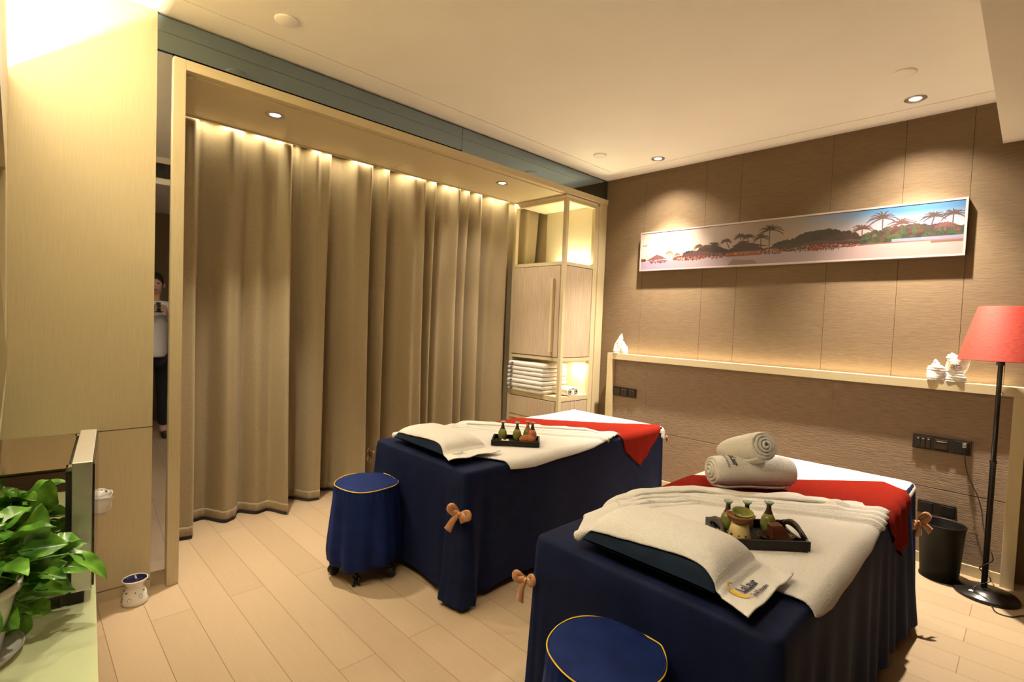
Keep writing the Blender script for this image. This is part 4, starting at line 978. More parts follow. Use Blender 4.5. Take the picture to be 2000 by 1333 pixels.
tr2, Q2 = tray((2.252, 1.776, TZ), math.radians(46), 0.262, 0.188, 0.030, 'black tray with curved rattan bound handles on the nearest bed', True)
def on2(u_, v_): return Q2(u_, v_, 0.0055)
bottle(on2(-0.072, 0.052), 0.90, 'green glazed bottle hidden behind the oil burner on the handled tray')
bottle(on2(-0.008, 0.050), 0.90, 'green glazed bottle just right of the oil burner on the handled tray')
bottle(on2(0.062, 0.040), 0.95, 'green glazed bottle behind the wooden dish on the handled tray')
def burner2(c):
    t = thing('oil_burner', 'cream ceramic oil burner with green bowl on the handled tray', 'burner', c)
    obj('burner_body', MB().lathe(c, [(0.030, 0.0), (0.036, 0.006), (0.036, 0.018), (0.027, 0.050), (0.024, 0.060), (0.0, 0.061)], 36), glaze_cream, t, smooth=True)
    h = MB()
    for a, s_ in ((-1.95, 1), (-1.25, 0.7), (-0.6, 0.9), (-2.7, 0.8), (-3.3, 1), (0.3, 1)):
        dd = Vector((math.cos(a), math.sin(a), 0.30)).normalized(); pos = Vector(c) + Vector((math.cos(a)*0.0338, math.sin(a)*0.0338, 0.026))
        h.lathe(pos, [(0.0045*s_, -0.002), (0.0045*s_, 0.0012)], 14, axis=dd)
    obj('air_holes', h, glaze_brown, t)
    dish = MB().lathe((c[0], c[1], c[2]+0.060), [(0.020, 0.0), (0.034, 0.008), (0.043, 0.022), (0.0455, 0.027), (0.042, 0.029), (0.036, 0.020), (0.020, 0.010), (0.0, 0.008)], 40, cap=False)
    dish.v = [(x, y, z + 0.0) for (x, y, z) in dish.v]; obj('dish', dish, glaze_brown, t, smooth=True)
    bw = MB().lathe((c[0]+0.004, c[1]+0.006, c[2]+0.074), [(0.016, 0.0), (0.026, 0.006), (0.033, 0.020), (0.0335, 0.0225), (0.031, 0.0225), (0.024, 0.010), (0.0, 0.005)], 36, cap=False, axis=(0.10, -0.16, 1))
    obj('inner_bowl', bw, glaze_g, t, smooth=True)
burner2(on2(-0.072, -0.040))
def leaf_dish(c, ang):
    t = thing('wooden_dish', 'dark oval wooden dish with a reddish wooden wedge on the handled tray', 'dish', c)
    m = MB().lathe(c, [(0.030, 0.0), (0.046, 0.003), (0.062, 0.014), (0.0625, 0.016), (0.059, 0.0155), (0.044, 0.0065), (0.0, 0.005)], 40, cap=False, ex=0.62, rot=ang); obj('dish_body', m, dish_m, t, smooth=True)
    ca, sa = math.cos(ang), math.sin(ang)
    w_ = MB(); P = lambda u_, v_, z: (c[0]+u_*ca-v_*sa, c[1]+u_*sa+v_*ca, c[2]+z)
    vs = [P(-0.020, -0.020, 0.006), P(0.045, -0.026, 0.010), P(0.045, 0.020, 0.010), P(-0.020, 0.018, 0.006), P(-0.024, -0.016, 0.052), P(0.010, -0.020, 0.056), P(0.012, 0.014, 0.056), P(-0.024, 0.014, 0.052)]
    w_.add(vs, [(0, 3, 2, 1), (4, 5, 6, 7), (0, 1, 5, 4), (1, 2, 6, 5), (2, 3, 7, 6), (3, 0, 4, 7)]); obj('wedge', w_, wedge_m, t, bevel=0.004)
leaf_dish(on2(0.056, -0.022), math.radians(46))
flower(on2(-0.108, 0.012), 0.6, 'small cream flower behind the oil burner on the handled tray')

# ================================================================== STOOLS
def stool(c, zt, R, label, seedv, ymax):
    t = thing('rolling_stool', label, 'stool', (c[0], c[1], 0), 'velvet covered rolling stools'); cx, cy = c
    N = 120; vs = []; fs = []; rings = []
    for q in (0.0001, 0.25, 0.5, 0.75, 0.92): rings.append((R*0.98*q, zt + 0.012*(1-q*q) + 0.0, 0))
    rings += [(R, zt-0.004, 0), (R*1.005, zt-0.012, 0)]
    K = 26
    for k in range(1, K+1):
        s_ = k/K; rings.append((R*(1.02 + 0.10*math.sin(s_*PI*0.75) + 0.10*s_*s_ - 0.04*max(0, s_-0.85)/0.15), zt-0.012 - (zt-0.012-0.085)*s_, s_))
    for (rr, z, s_) in rings:
        for i in range(N):
            a = 2*PI*i/N
            fo = 0 if s_ == 0 else s_*(0.010*math.sin(a*7+seedv) + 0.007*math.sin(a*13+2*seedv) + 0.006*nz(math.cos(a)*2, math.sin(a)*2, s_*2+seedv))
            fo += 0.004*math.exp(-((s_-0.04)/0.05)**2)*math.sin(a*34) if s_ > 0 else 0
            zz = z + (0.008*math.sin(a*3+seedv) if s_ > 0.95 else 0) + (0.004*nz(rr*math.cos(a)*12, rr*math.sin(a)*12, seedv) if s_ == 0 else 0)
            vs.append((cx+(rr+fo)*math.cos(a), min(cy+(rr+fo)*math.sin(a), ymax), zz))
    for k in range(len(rings)-1):
        for i in range(N): j = (i+1) % N; fs.append((k*N+i, k*N+j, (k+1)*N+j, (k+1)*N+i))
    nt_ = 6
    mb = MB(); mb.add(vs[:nt_*N], [f_ for f_ in fs if max(f_) < nt_*N]); obj('seat', mb, seat_m, t, smooth=True)
    mb = MB(); mb.add(vs[(nt_-1)*N:], [tuple(i-(nt_-1)*N for i in f_) for f_ in fs if min(f_) >= (nt_-1)*N]); obj('skirt', mb, seat_m, t, smooth=True, solid=-0.003)
    pts = [(cx + (R*1.012+0.004+0.003*math.sin(5*a+seedv)*0.6)*math.cos(a), cy + (R*1.012+0.004+0.003*math.sin(5*a+seedv)*0.6)*math.sin(a), zt-0.005+0.004*math.sin(4*a+seedv)) for a in [2*PI*i/90 for i in range(90)]]
    obj('piping', MB().tube([(p[0], min(p[1], ymax+0.002), p[2]) for p in pts], 0.0020, 6, closed=True), logo_gold, t, smooth=True)['label'] = 'gold piping around the seat edge'
    b = MB().lathe((cx, cy, 0), [(0.022, 0.060), (0.022, 0.40)], 16)
    for k in range(5):
        a = 2*PI*k/5 + seedv*0.5; d = Vector((math.cos(a), math.sin(a), 0)); b.tube([(cx, cy, 0.070), (cx+d.x*0.155, cy+d.y*0.155, 0.062)], 0.014, 8)
    obj('star_base', b, black_pl, t, smooth=True)
    for k in range(5):
        a = 2*PI*k/5 + seedv*0.5; px, py = cx+0.155*math.cos(a), cy+0.155*math.sin(a); ax = (-math.sin(a+0.4), math.cos(a+0.4), 0)
        w_ = MB(); A_ = Vector(ax)
        for s_ in (-1, 1): w_.lathe(Vector((px, py, 0.0245)) + A_*(0.013*s_-0.007), [(0.018, 0), (0.0245, 0.002), (0.0245, 0.012), (0.018, 0.014)], 24, axis=ax)
        w_.lathe((px, py, 0.03), [(0.010, 0.0), (0.010, 0.035)], 10)
        obj('castor', w_, black_pl, t, smooth=True)
    return t
stool((0.468, 1.325), 0.478, 0.156, 'blue velvet stool with yellow piping at the foot of the curtain-side bed', 1.0, 1.466)
stool((2.138, 1.100), 0.504, 0.147, 'blue velvet stool with yellow piping at the bottom of the picture', 2.6, 1.228)

# ================================================================== TOWEL STACK AND SPEAKER IN THE CABINET
def stack():
    names = ['bottom', 'second from bottom', 'third from bottom', 'middle', 'third from top', 'second from top', 'topmost']
    z = 0.697
    for k, nm in enumerate(names):
        h = 0.0385 if k < 6 else 0.046; random.seed(40+k); dx, dy = random.uniform(-0.008, 0.008), random.uniform(-0.008, 0.006)
        x0, x1, y0, y1 = -0.630+dx, -0.180+dx, 3.378+dy, 3.72
        if k == 6: y1 = 3.70
        m = MB()
        # folded profile in y-z: rounded front, extruded in x, two layers
        def prof(zb, hh, ys):
            P = []
            for i in range(9): a = PI/2 + PI*i/8; P.append((ys + hh*0.45 + hh*0.45*math.cos(a), zb + hh/2 + hh/2*math.copysign(abs(math.sin(a))**0.55, math.sin(a))))
            for i in range(9): a = -PI/2 + PI*i/8; P.append((y1 - hh/2 + hh/2*math.cos(a), zb + hh/2 + hh/2*math.sin(a)))
            return P
        for lay in range(1):
            hh = h*0.985; P = prof(z, hh, y0); n = len(P); NX = 26; vs = []; fs = []
            for i in range(NX+1):
                t_ = i/NX; x = x0 + (x1-x0)*t_; e = min(1, 0.80 + 0.2*math.sin(min(1, min(t_, 1-t_)*10)*PI/2))
                sag = -0.014*math.exp(-((t_-1.0)/0.10)**2)*(0 if k else 0) + 0.002*nz(t_*5, k*3.1, lay*2.0)
                for (yy, zz) in P:
                    zc = z + hh/2
                    vs.append((x, yy + 0.003*nz(t_*9, k*2.0, 1)*(yy < y0+0.04), zc + (zz-zc)*e + sag))
            for i in range(NX):
                for q in range(n): j = (q+1) % n; fs.append((i*n+q, i*n+j, (i+1)*n+j, (i+1)*n+q))
            fs.append(tuple(range(n))); fs.append(tuple(NX*n+q for q in range(n)))
            m.add(vs, fs)
        o = obj('folded_towel', m, terry_m, smooth=True)
        tag(o, 'folded white towel on the cabinet shelf, ' + ('lying at the bottom of the stack' if k == 0 else 'topmost of the stack' if k == 6 else 'in the middle of the stack' if k == 3 else nm + ' in the stack'), 'towel', 'folded white towels stacked in the cabinet')
        lg = MB()
        for q in range(3):
            zz = z + 0.009 + q*0.009; xx = x0+0.030+q*0.006
            lg.box(xx, xx+0.030+0.006*((q+k) % 2), y0-0.0014, y0-0.0004, zz, zz+0.0045)
        obj('logo_print', lg, logo_navy, o)
        z += h + 0.0006
stack()
def speaker():
    cx, cy, z = -0.045, 3.60, 0.6975
    t = thing('twin_speaker', 'small white box with two round black eyes beside the towel stack', 'speaker', (cx, cy, z))
    # rounded box lying along x, face toward the room
    N = 40; pr = []
    for i in range(N):
        a = 2*PI*i/N; ca, sa = math.cos(a), math.sin(a); k = (abs(ca)**4 + abs(sa)**4)**-0.25
        pr.append((0.080*ca*k, 0.038*sa*k))
    m = MB(); m.prism(pr, -0.165, 0.040, lambda a, b, h: (cx+h, cy+a, z+0.0385+b)); obj('casing', m, speaker_m, t, smooth=True, bevel=0.004)
    for s_ in (-1, 1):
        rg = obj('speaker_ring', MB().lathe((cx+0.0402, cy+s_*0.043, z+0.0385), [(0.0245, 0.0), (0.0245, 0.0012), (0.019, 0.0014)], 28, axis=(1, 0, 0)), black_pl, t)
        obj('ring_inlay', MB().lathe((cx+0.0416, cy+s_*0.043, z+0.0385), [(0.0185, 0.0), (0.0185, 0.0010)], 28, axis=(1, 0, 0)), speaker_m, rg)
        obj('cone', MB().lathe((cx+0.0428, cy+s_*0.043, z+0.0385), [(0.0120, 0.0), (0.0120, 0.0010)], 24, axis=(1, 0, 0)), black_pl, rg)
    obj('grille_bar', MB().box(cx+0.0402, cx+0.0412, cy-0.020, cy+0.020, z+0.060, z+0.066), black_pl, t)
    c = thing('cable', 'thin white cable hanging from the small white speaker', 'cable', (0.004, 3.60, 0.70))
    obj('wire', MB().tube(smooth_path([(-0.002, 3.625, 0.704), (0.004, 3.63, 0.697), (0.006, 3.632, 0.66), (0.005, 3.635, 0.56), (0.005, 3.64, 0.40)], 5), 0.0022, 6), speaker_m, c, smooth=True)
speaker()

# ================================================================== SHAPED WHITE TOWELS ON THE LEDGE
def lump(m, c, prof, seedv, ex=0.8, n=26, rough=0.006):
    vs = []; fs = []
    for k, (rr, h, ox, oy) in enumerate(prof):
        for i in range(n):
            a = 2*PI*i/n; q = rr*(1 + 0.16*math.sin(3*a+seedv+h*40) + 0.10*nz(math.cos(a)*2, math.sin(a)*2, h*30+seedv)) + (rough*math.sin(h*420+seedv+a) if rr > 0.01 else 0)*0.5
            vs.append((c[0]+ox+q*math.cos(a), c[1]+oy+q*ex*math.sin(a), c[2]+h))
    for k in range(len(prof)-1):
        for i in range(n): j = (i+1) % n; fs.append((k*n+i, k*n+j, (k+1)*n+j, (k+1)*n+i))
    fs.append(tuple(range(n))); fs.append(tuple((len(prof)-1)*n+i for i in range(n))); m.add(vs, fs)
def interp(keys, n):
    out = []
    for i in range(n+1):
        t_ = i/n*(len(keys)-1); k = min(int(t_), len(keys)-2); s_ = t_-k; out.append(tuple(keys[k][j]*(1-s_)+keys[k+1][j]*s_ for j in range(4)))
    return out
lz = 1.0965
m = MB(); c = (0.262, 3.892, lz)
lump(m, c, interp([(0.044, 0.0, 0, 0), (0.046, 0.02, 0, 0), (0.038, 0.045, -0.002, 0), (0.034, 0.07, -0.004, 0), (0.030, 0.10, 0.002, 0), (0.022, 0.135, 0.014, 0), (0.010, 0.165, 0.022, 0), (0.002, 0.178, 0.026, 0)], 34), 1.0)
lump(m, (c[0]+0.048, c[1]+0.004, lz), interp([(0.040, 0.0, 0, 0), (0.040, 0.03, 0, 0), (0.030, 0.065, 0, 0), (0.017, 0.085, -0.004, 0), (0.014, 0.10, -0.006, 0), (0.002, 0.115, -0.008, 0)], 26), 4.0)
tag(obj('shaped_towel', m, terry_m, smooth=True), 'white towel folded into two peaks at the left end of the ledge', 'towel', 'shaped white towels on the ledge')
m = MB()
lump(m, (2.478, 3.890, lz), interp([(0.044, 0.0, 0, 0), (0.045, 0.03, 0, 0), (0.042, 0.06, 0, 0), (0.040, 0.078, 0, 0), (0.022, 0.088, -0.006, 0), (0.012, 0.105, -0.008, 0), (0.007, 0.118, -0.012, 0), (0.002, 0.124, -0.012, 0)], 34), 2.0, 0.9)
tag(obj('shaped_towel', m, terry_m, smooth=True), 'small white towel shape with one spike on the ledge near the lamp', 'towel', 'shaped white towels on the ledge')
m = MB(); c = (2.560, 3.893, lz)
lump(m, c, interp([(0.048, 0.0, 0, 0), (0.052, 0.02, 0, 0), (0.047, 0.040, 0.0, 0), (0.042, 0.048, 0, 0), (0.046, 0.07, 0, 0), (0.047, 0.10, 0.002, 0), (0.049, 0.128, 0.004, 0), (0.044, 0.142, 0.0, 0), (0.020, 0.152, -0.018, 0), (0.002, 0.166, -0.022, 0)], 40), 3.0, 0.85)
tb = obj('shaped_towel', m, terry_m, smooth=True); tag(tb, 'tall white towel bundle with logo on the ledge, half behind the red shade', 'towel', 'shaped white towels on the ledge')
def lsurf(a, b):
    th_ = -PI/2 - 0.1 + (a-0.03)/0.05; x_ = c[0] + 0.0545*math.cos(th_); y_ = c[1] - 0.002 + 0.0495*math.sin(th_); return Vector((x_, y_, lz + 0.070 + b + (a)*0.30))
logo(tb, (0, 0, 0), (1, 0), (0, 1), None, 0.062, surf=lsurf)

# ================================================================== FLOOR OIL BURNER (LEFT)
def burner1():
    c = (0.085, 0.395, 0.0)
    t = thing('oil_burner', 'white pierced ceramic oil burner with navy bowl on the floor by the wood wall', 'burner', c)
    obj('burner_body', MB().lathe(c, [(0.046, 0.0), (0.050, 0.006), (0.051, 0.020), (0.044, 0.050), (0.033, 0.072), (0.030, 0.080), (0.034, 0.088), (0.047, 0.106), (0.0495, 0.112), (0.0475, 0.1145), (0.045, 0.111)], 48, cap=False), ceramic_w, t, smooth=True)
    obj('bowl', MB().lathe(c, [(0.0465, 0.1125), (0.0445, 0.109), (0.034, 0.098), (0.018, 0.092), (0.0, 0.090)], 40, cap=False), navy_glaze, t, smooth=True)['label'] = 'deep navy blue glazed bowl'
    h = MB()
    def hole(a, z, s_): 
        rr = 0.0515 - max(0, z-0.020)*0.235; dd = Vector((math.cos(a), math.sin(a), 0.25)).normalized(); h.lathe(Vector(c) + Vector((math.cos(a)*rr, math.sin(a)*rr, z)), [(s_, -0.003), (s_, 0.0012)], 8, axis=dd)
    for ca_ in (-2.35, -1.45, -0.55, 0.35, 1.25, 2.15):
        for k in range(8):
            q = 2*PI*k/8; hole(ca_ + 0.17*math.cos(q), 0.036 + 0.007*math.sin(ca_*5) + 0.0085*math.sin(q), 0.0014)
    for a in (-1.9, -1.0, -0.1, 0.8): hole(a, 0.062, 0.0026)
    obj('pierced_holes', h, glaze_dark, t)
burner1()

# ================================================================== COUNTER, STERILISER CABINET, ROSE, PLANT
ca5 = math.radians(-4.8)
def ctr(x, y): return (x, y)
cn = thing('counter', 'pale green glass topped counter along the left wall', 'counter', (1.0, 0.0, 0))
def yedge(x): return 0.245 - 0.0795*x
m = MB(); vs = []
for z in (0.735, 0.75): vs += [(0.004, -0.418, z), (2.40, -0.418, z), (2.40, yedge(2.40), z), (0.004, yedge(0.004), z)]
m.add(vs, [(0, 3, 2, 1), (4, 5, 6, 7), (0, 1, 5, 4), (1, 2, 6, 5), (2, 3, 7, 6), (3, 0, 4, 7)]); obj('counter_top', m, counter_m, cn)
m = MB(); vs = []
for z in (0.0, 0.7345): vs += [(0.02, -0.416, z), (2.38, -0.416, z), (2.38, yedge(2.38)-0.012, z), (0.02, yedge(0.02)-0.012, z)]
m.add(vs, [(0, 3, 2, 1), (4, 5, 6, 7), (0, 1, 5, 4), (1, 2, 6, 5), (2, 3, 7, 6), (3, 0, 4, 7)]); obj('counter_body', m, oak_x, cn)
def steriliser():
    F = Vector((1.591, 0.111, 0)); dx = Vector((-0.335, 0.037, 0)).normalized(); dy = Vector((-0.037, -0.335, 0)).normalized()
    t = thing('steriliser_cabinet', 'steel countertop steriliser cabinet with mirror side behind the plant', 'cabinet', (1.43, -0.05, 0.7505))
    def P(a, b, z): return F + dx*a + dy*b + Vector((0, 0, z))
    def bx(m, a0, a1, b0, b1, z0, z1):
        vs = [P(a, b, z) for z in (z0, z1) for b in (b0, b1) for a in (a0, a1)]
        m.add(vs, [(0, 2, 3, 1), (4, 5, 7, 6), (0, 1, 5, 4), (2, 6, 7, 3), (0, 4, 6, 2), (1, 3, 7, 5)])
    m = MB(); bx(m, 0.004, 0.334, 0.040, 0.375, 0.776, 1.022); obj('casing', m, black_pl, t)
    m = MB(); bx(m, 0.0, 0.0038, 0.040, 0.375, 0.778, 1.020); obj('side_mirror', m, glass_mirror, t)['label'] = 'mirror polished side panel'
    m = MB(); bx(m, 0.0, 0.335, 0.037, 0.378, 1.0222, 1.026); obj('lid', m, steel_top, t)
    d = MB(); bx(d, -0.001, 0.337, 0.0, 0.031, 0.778, 1.034); dd = obj('door', d, chrome, t, bevel=0.001)
    m = MB(); bx(m, 0.004, 0.332, -0.0035, -0.0004, 0.784, 1.028); obj('glass_pane', m, tv_m, dd)
    m = MB(); bx(m, 0.002, 0.332, 0.0312, 0.0398, 0.782, 1.018); obj('door_seal', m, black_pl, t)
    h = MB()
    for a in (0.004, 0.31): bx(h, a, a+0.022, 0.031, 0.040, 1.018, 1.026)
    obj('hinge', h, silver, t)
    for a, b in ((0.03, 0.03), (0.30, 0.03), (0.03, 0.34), (0.30, 0.34)):
        m = MB(); bx(m, a-0.018, a+0.018, b-0.018, b+0.018, 0.7505, 0.7758); obj('foot', m, black_pl, t)
steriliser()
def rose():
    c = Vector((1.06, 0.160, 0.7505)); m = MB()
    for k in range(22):
        lv = k/21; a0_ = k*2.4; R = 0.010 + 0.034*lv
        def fn(p, q, a0_=a0_, lv=lv, R=R):
            a = a0_ + (p-0.5)*(2.2 - 0.4*lv); e = abs(2*p-1)
            pol = math.radians(118) - q*math.radians(104 - 42*lv)*(1 - 0.20*e**2)
            fl = 0.010*lv*max(0, q-0.7)/0.3                       # rolled-out petal rim
            rr = R*math.sin(pol) + fl
            return (c.x + rr*math.cos(a), c.y + rr*math.sin(a), c.z + 0.040 + R*math.cos(pol)*1.05 + 0.022*(1-lv) - fl*0.4)
        m.grid(10, 9, fn)
    m.lathe(c, [(0.020, 0.0), (0.030, 0.006), (0.026, 0.022), (0.012, 0.03), (0, 0.031)], 20)
    tag(obj('rose_ornament', m, ceramic_w, smooth=True, solid=0.0012), 'white rose shaped ornament on the counter behind the steriliser door', 'ornament')
rose()
def plant():
    pc = Vector((1.690, -0.070, 0.7505))
    t = thing('potted_pothos', 'green pothos plant in a white pot on the pale green counter', 'plant', pc[:])
    obj('saucer', MB().lathe(pc, [(0.066, 0.0), (0.076, 0.004), (0.083, 0.016), (0.085, 0.017), (0.080, 0.013), (0.064, 0.006), (0.0, 0.005)], 48, cap=False), ceramic_w, t, smooth=True)
    obj('pot', MB().lathe(pc+Vector((0, 0, 0.0055)), [(0.0, 0.0), (0.052, 0.0), (0.056, 0.004), (0.070, 0.080), (0.076, 0.105), (0.082, 0.108), (0.083, 0.122), (0.079, 0.123), (0.073, 0.107), (0.068, 0.092), (0.0, 0.090)], 48, cap=False), ceramic_w, t, smooth=True)
    obj('soil', MB().lathe(pc+Vector((0, 0, 0.1)), [(0.0, 0.004), (0.067, 0.0)], 24, cap=False), soil_m, t)
    lf = MB(); st = MB()
    def leaf(base, tip, wd, nrm, curl=0.15, fold=0.25):
        base, tip = Vector(base), Vector(tip); d = tip-base; L = d.length; d.normalize(); n = Vector(nrm); n = (n - d*n.dot(d)).normalized(); s_ = d.cross(n)
        def fn(p, q):
            x = 2*p-1; w_ = wd*(math.sin(PI*min(1, q**0.75))**0.75)*(1 - 0.15*q)
            if q < 0.12: w_ = max(w_, wd*0.62*(1 - (0.12-q)*2))
            back = -0.16*L*(abs(x)**1.5)*max(0, 1-q*4.0)
            h = -curl*L*(q*q) + fold*wd*abs(x)*math.sin(PI*q) + 0.05*wd*math.sin(q*14+x*2)*abs(x) - 0.03*wd*abs(math.sin(q*22 - abs(x)*5))*(1-q)
            return base + d*(L*q + back) + s_*(x*w_*0.5) + n*h
        lf.grid(10, 12, fn)
        root = pc + Vector((random.uniform(-0.03, 0.03), random.uniform(-0.03, 0.03), 0.10)); mid = (root+base)/2 + Vector((0, 0, 0.025))
        st.tube(smooth_path([root, mid, base, base + d*L*0.25], 4), 0.0016, 5)
    random.seed(11); X0 = 1.66
    ll = [((0.004, 0.915), (0.040, 0.984), 0.058, (0.9, 0.5, 0.1)), ((0.010, 0.910), (0.070, 0.914), 0.052, (0.7, 0.2, 0.7)), ((0.007, 0.862), (0.065, 0.885), 0.062, (0.8, 0.1, 0.6)), ((0.038, 0.868), (0.112, 0.852), 0.042, (0.6, 0.0, 0.8)),
          ((0.080, 0.895), (0.126, 0.850), 0.030, (0.6, 0.3, 0.7)), ((0.035, 0.860), (0.069, 0.802), 0.044, (0.9, 0.3, 0.3)), ((0.003, 0.862), (0.029, 0.820), 0.050, (0.9, 0.1, 0.3)), ((-0.017, 0.908), (0.003, 0.880), 0.048, (0.8, 0.2, 0.5)),
          ((-0.001, 0.832), (0.026, 0.806), 0.045, (0.7, 0.1, 0.6)), ((-0.025, 0.815), (0.005, 0.806), 0.055, (0.6, -0.1, 0.8)), ((0.011, 0.790), (-0.008, 0.745), 0.044, (0.9, 0.2, 0.2)), ((0.021, 0.812), (0.050, 0.798), 0.036, (0.6, 0.2, 0.7)),
          ((0.035, 0.873), (0.066, 0.866), 0.026, (0.6, 0.2, 0.7)), ((-0.020, 0.948), (-0.004, 0.920), 0.050, (0.8, 0.3, 0.5)), ((-0.020, 0.925), (0.002, 0.897), 0.050, (0.8, 0.1, 0.5)), ((0.050, 0.905), (0.092, 0.905), 0.036, (0.3, 0.2, 0.9)),
          ((0.055, 0.880), (0.100, 0.895), 0.036, (0.3, 0.0, 0.9)), ((0.030, 0.842), (0.085, 0.825), 0.044, (0.5, 0.1, 0.8)), ((0.000, 0.835), (0.055, 0.830), 0.05, (0.6, -0.2, 0.8)), ((-0.02, 0.86), (0.02, 0.85), 0.055, (0.7, -0.1, 0.7))]
    for i, ((ya, za), (yb, zb), wd, nr) in enumerate(ll):
        xo = X0 + random.uniform(-0.02, 0.035); leaf((xo, ya, za), (xo + random.uniform(-0.02, 0.03), yb, zb), wd, nr)
    for i in range(46):
        a = random.uniform(0, 2*PI); el = random.uniform(-0.35, 1.1); rr = random.uniform(0.06, 0.125)
        b_ = pc + Vector((0.55*rr*math.cos(a), 0.55*rr*math.sin(a)*0.95, 0.13 + 0.07*math.sin(max(0, el))*1.2 - 0.02*(el < 0))); tp = pc + Vector((rr*math.cos(a)*1.15, rr*math.sin(a), 0.10 + 0.13*math.sin(el) + 0.02))
        if tp.z < 0.775: tp.z = 0.775
        if tp.x < 1.605: tp.x = 1.605; 
        if b_.x < 1.612: b_.x = 1.612
        if (tp-b_).length < 0.03: continue
        leaf(b_, tp, random.uniform(0.040, 0.062), Vector((math.cos(a)*0.5, math.sin(a)*0.5, 0.8)))
    obj('foliage', lf, leaf_m, t, smooth=True); obj('stems', st, stem_m, t, smooth=True)
plant()

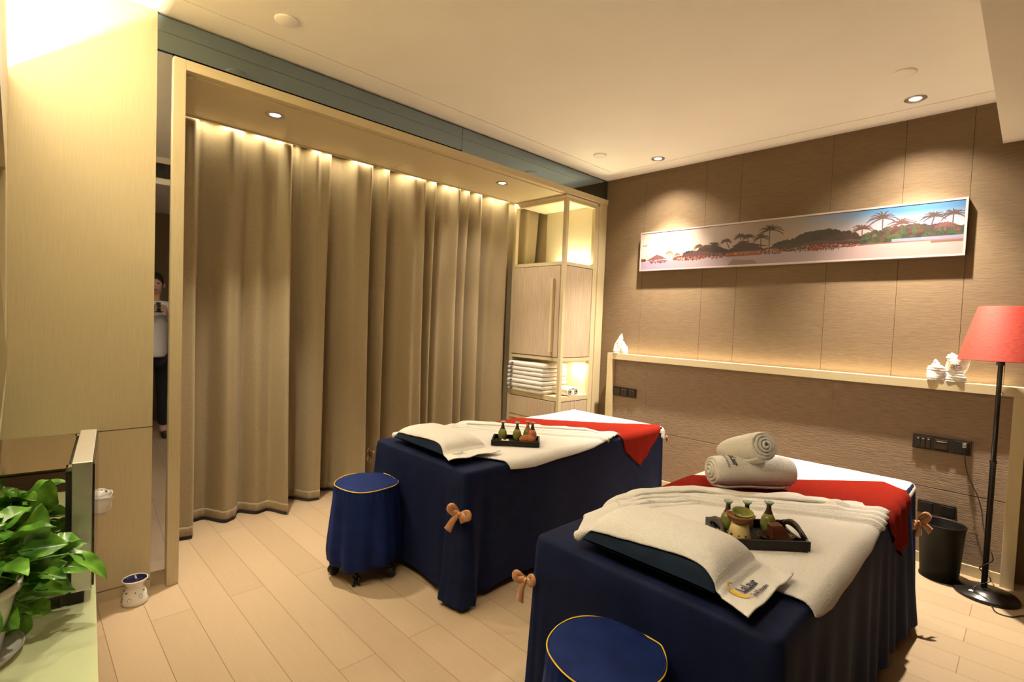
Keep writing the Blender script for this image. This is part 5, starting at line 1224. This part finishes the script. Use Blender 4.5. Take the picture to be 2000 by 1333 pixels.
# ================================================================== PHOTOGRAPHER (seen only in the mirror strip)
def photographer():
    px, py = 3.46, 0.72
    t = thing('person', 'person in white padded coat and black trousers, holding a camera, seen in the mirror strip', 'person', (px, py, 0))
    def skin(name, verts, edges, radii, mat, root, parent=t):
        me = bpy.data.meshes.new(name); me.from_pydata([Vector(v) - t.location for v in verts], edges, []); o = bpy.data.objects.new(name, me); sc.collection.objects.link(o); o.parent = parent
        md = o.modifiers.new('skin', 'SKIN'); md.use_smooth_shade = True
        for i, v in enumerate(me.skin_vertices[0].data): v.radius = radii[i] if isinstance(radii[i], tuple) else (radii[i], radii[i]); v.use_root = (i == root)
        o.modifiers.new('sub', 'SUBSURF').render_levels = 2; me.materials.append(mat); return o
    # body in skin tone: trunk, neck, head, arms to wrists
    def B(x, y, z): return (px+x, py+y, z)
    body_v = [B(0, 0, 0.90), B(0, 0, 1.10), B(0, 0, 1.30), B(0, 0, 1.38), B(-0.01, 0, 1.46), B(-0.03, 0, 1.54), B(-0.035, 0, 1.60),
              B(-0.02, 0.16, 1.34), B(-0.08, 0.25, 1.13), B(-0.235, 0.10, 1.305), B(-0.02, -0.16, 1.34), B(-0.08, -0.25, 1.13), B(-0.235, -0.055, 1.29),
              B(0, 0.09, 0.84), B(0.0, 0.10, 0.48), B(0.02, 0.10, 0.08), B(-0.10, 0.11, 0.045), B(0, -0.09, 0.84), B(0.0, -0.10, 0.48), B(0.02, -0.10, 0.08), B(-0.10, -0.11, 0.045)]
    body_e = [(0, 1), (1, 2), (2, 3), (3, 4), (4, 5), (5, 6), (2, 7), (7, 8), (8, 9), (2, 10), (10, 11), (11, 12), (0, 13), (13, 14), (14, 15), (15, 16), (0, 17), (17, 18), (18, 19), (19, 20)]
    rad = [(0.14, 0.10), (0.13, 0.095), (0.13, 0.10), 0.06, 0.05, 0.078, 0.085, 0.05, 0.042, 0.026, 0.05, 0.042, 0.026, 0.085, 0.058, 0.038, 0.036, 0.085, 0.058, 0.038, 0.036]
    skin('body', body_v, body_e, rad, skin_m, 0)
    cv = [B(0, 0, 0.84), B(0, 0, 1.0), B(0, 0, 1.2), B(0, 0, 1.34), B(0, 0, 1.41), B(-0.02, 0.17, 1.35), B(-0.08, 0.26, 1.13), B(-0.215, 0.115, 1.285), B(-0.02, -0.17, 1.35), B(-0.08, -0.26, 1.13), B(-0.215, -0.075, 1.27)]
    skin('padded_coat', cv, [(0, 1), (1, 2), (2, 3), (3, 4), (3, 5), (5, 6), (6, 7), (3, 8), (8, 9), (9, 10)], [(0.19, 0.15), (0.18, 0.14), (0.19, 0.145), 0.12, 0.075, 0.082, 0.075, 0.048, 0.082, 0.075, 0.048], coat_m, 1)
    skin('trousers', [B(0, 0, 0.86), B(0, 0.09, 0.80), B(0, 0.10, 0.48), B(0.02, 0.10, 0.10), B(0, -0.09, 0.80), B(0, -0.10, 0.48), B(0.02, -0.10, 0.10)], [(0, 1), (1, 2), (2, 3), (0, 4), (4, 5), (5, 6)], [(0.13, 0.11), 0.10, 0.075, 0.06, 0.10, 0.075, 0.06], trouser_m, 0)
    for s_ in (-1, 1): skin('shoe', [B(0.05, s_*0.105, 0.045), B(-0.05, s_*0.108, 0.042), B(-0.14, s_*0.112, 0.036)], [(0, 1), (1, 2)], [0.043, 0.045, 0.036], black_pl, 0)
    hm = MB().ball(B(-0.02, 0, 1.605), 0.098, 0.088, 0.108); obj('hair', hm, hair_m, t, smooth=True)
    fm = MB().ball(B(-0.060, 0, 1.570), 0.070, 0.070, 0.095); fm.ball(B(-0.132, 0, 1.565), 0.014, 0.011, 0.016); 
    for s_ in (-1, 1): fm.ball(B(-0.02, s_*0.086, 1.575), 0.016, 0.010, 0.028)
    obj('face', fm, skin_m, t, smooth=True)
    ey = MB()
    for s_ in (-1, 1): ey.ball(B(-0.121, s_*0.030, 1.590), 0.009, 0.013, 0.007)
    ey.ball(B(-0.124, 0, 1.525), 0.006, 0.022, 0.005); obj('facial_features', ey, glaze_dark, t, smooth=True)
    # hands with five bent fingers round the camera body
    for s_ in (-1, 1):
        w_ = Vector(B(-0.235, 0.10 if s_ > 0 else -0.055, 1.305 if s_ > 0 else 1.29)); k_ = Vector(B(-0.255, 0.02 + s_*0.055, 1.33))
        V = [w_, (w_+k_)/2, k_]; E = [(0, 1), (1, 2)]; Rr = [0.024, (0.03, 0.018), (0.034, 0.016)]
        for j in range(4):
            b0 = len(V); zz = 1.365 - j*0.021; L_ = (1.0, 1.08, 1.0, 0.8)[j]
            V += [Vector(B(-0.262, 0.02+s_*0.058, zz)), Vector(B(-0.290*1, 0.02+s_*0.062, zz)), Vector(B(-0.308, 0.02+s_*(0.062-0.028*L_), zz-0.004)), Vector(B(-0.306, 0.02+s_*(0.062-0.046*L_), zz-0.006))]
            E += [(2, b0), (b0, b0+1), (b0+1, b0+2), (b0+2, b0+3)]; Rr += [0.0095, 0.009, 0.0085, 0.0075]
        b0 = len(V); V += [Vector(B(-0.240, 0.02+s_*0.050, 1.300)), Vector(B(-0.232, 0.02+s_*0.028, 1.312)), Vector(B(-0.230, 0.02+s_*0.010, 1.322))]; E += [(1, b0), (b0, b0+1), (b0+1, b0+2)]; Rr += [0.011, 0.010, 0.008]
        skin('hand', [tuple(v) for v in V], E, Rr, skin_m, 0)
    c = thing('photo_camera', 'black camera held by the person in the white coat', 'camera', B(-0.27, 0.02, 1.34))
    cm = MB().box(px-0.298, px-0.240, py-0.035, py+0.075, 1.295, 1.375, 0.008); cm.box(px-0.285, px-0.245, py, py+0.04, 1.375, 1.398, 0.005); obj('camera_body', cm, black_pl, c)
    obj('lens', MB().lathe((px-0.298, py+0.02, 1.338), [(0.036, 0.0), (0.036, 0.004)], 28, axis=(-1, 0, 0)), black_pl, c, smooth=True)
photographer()
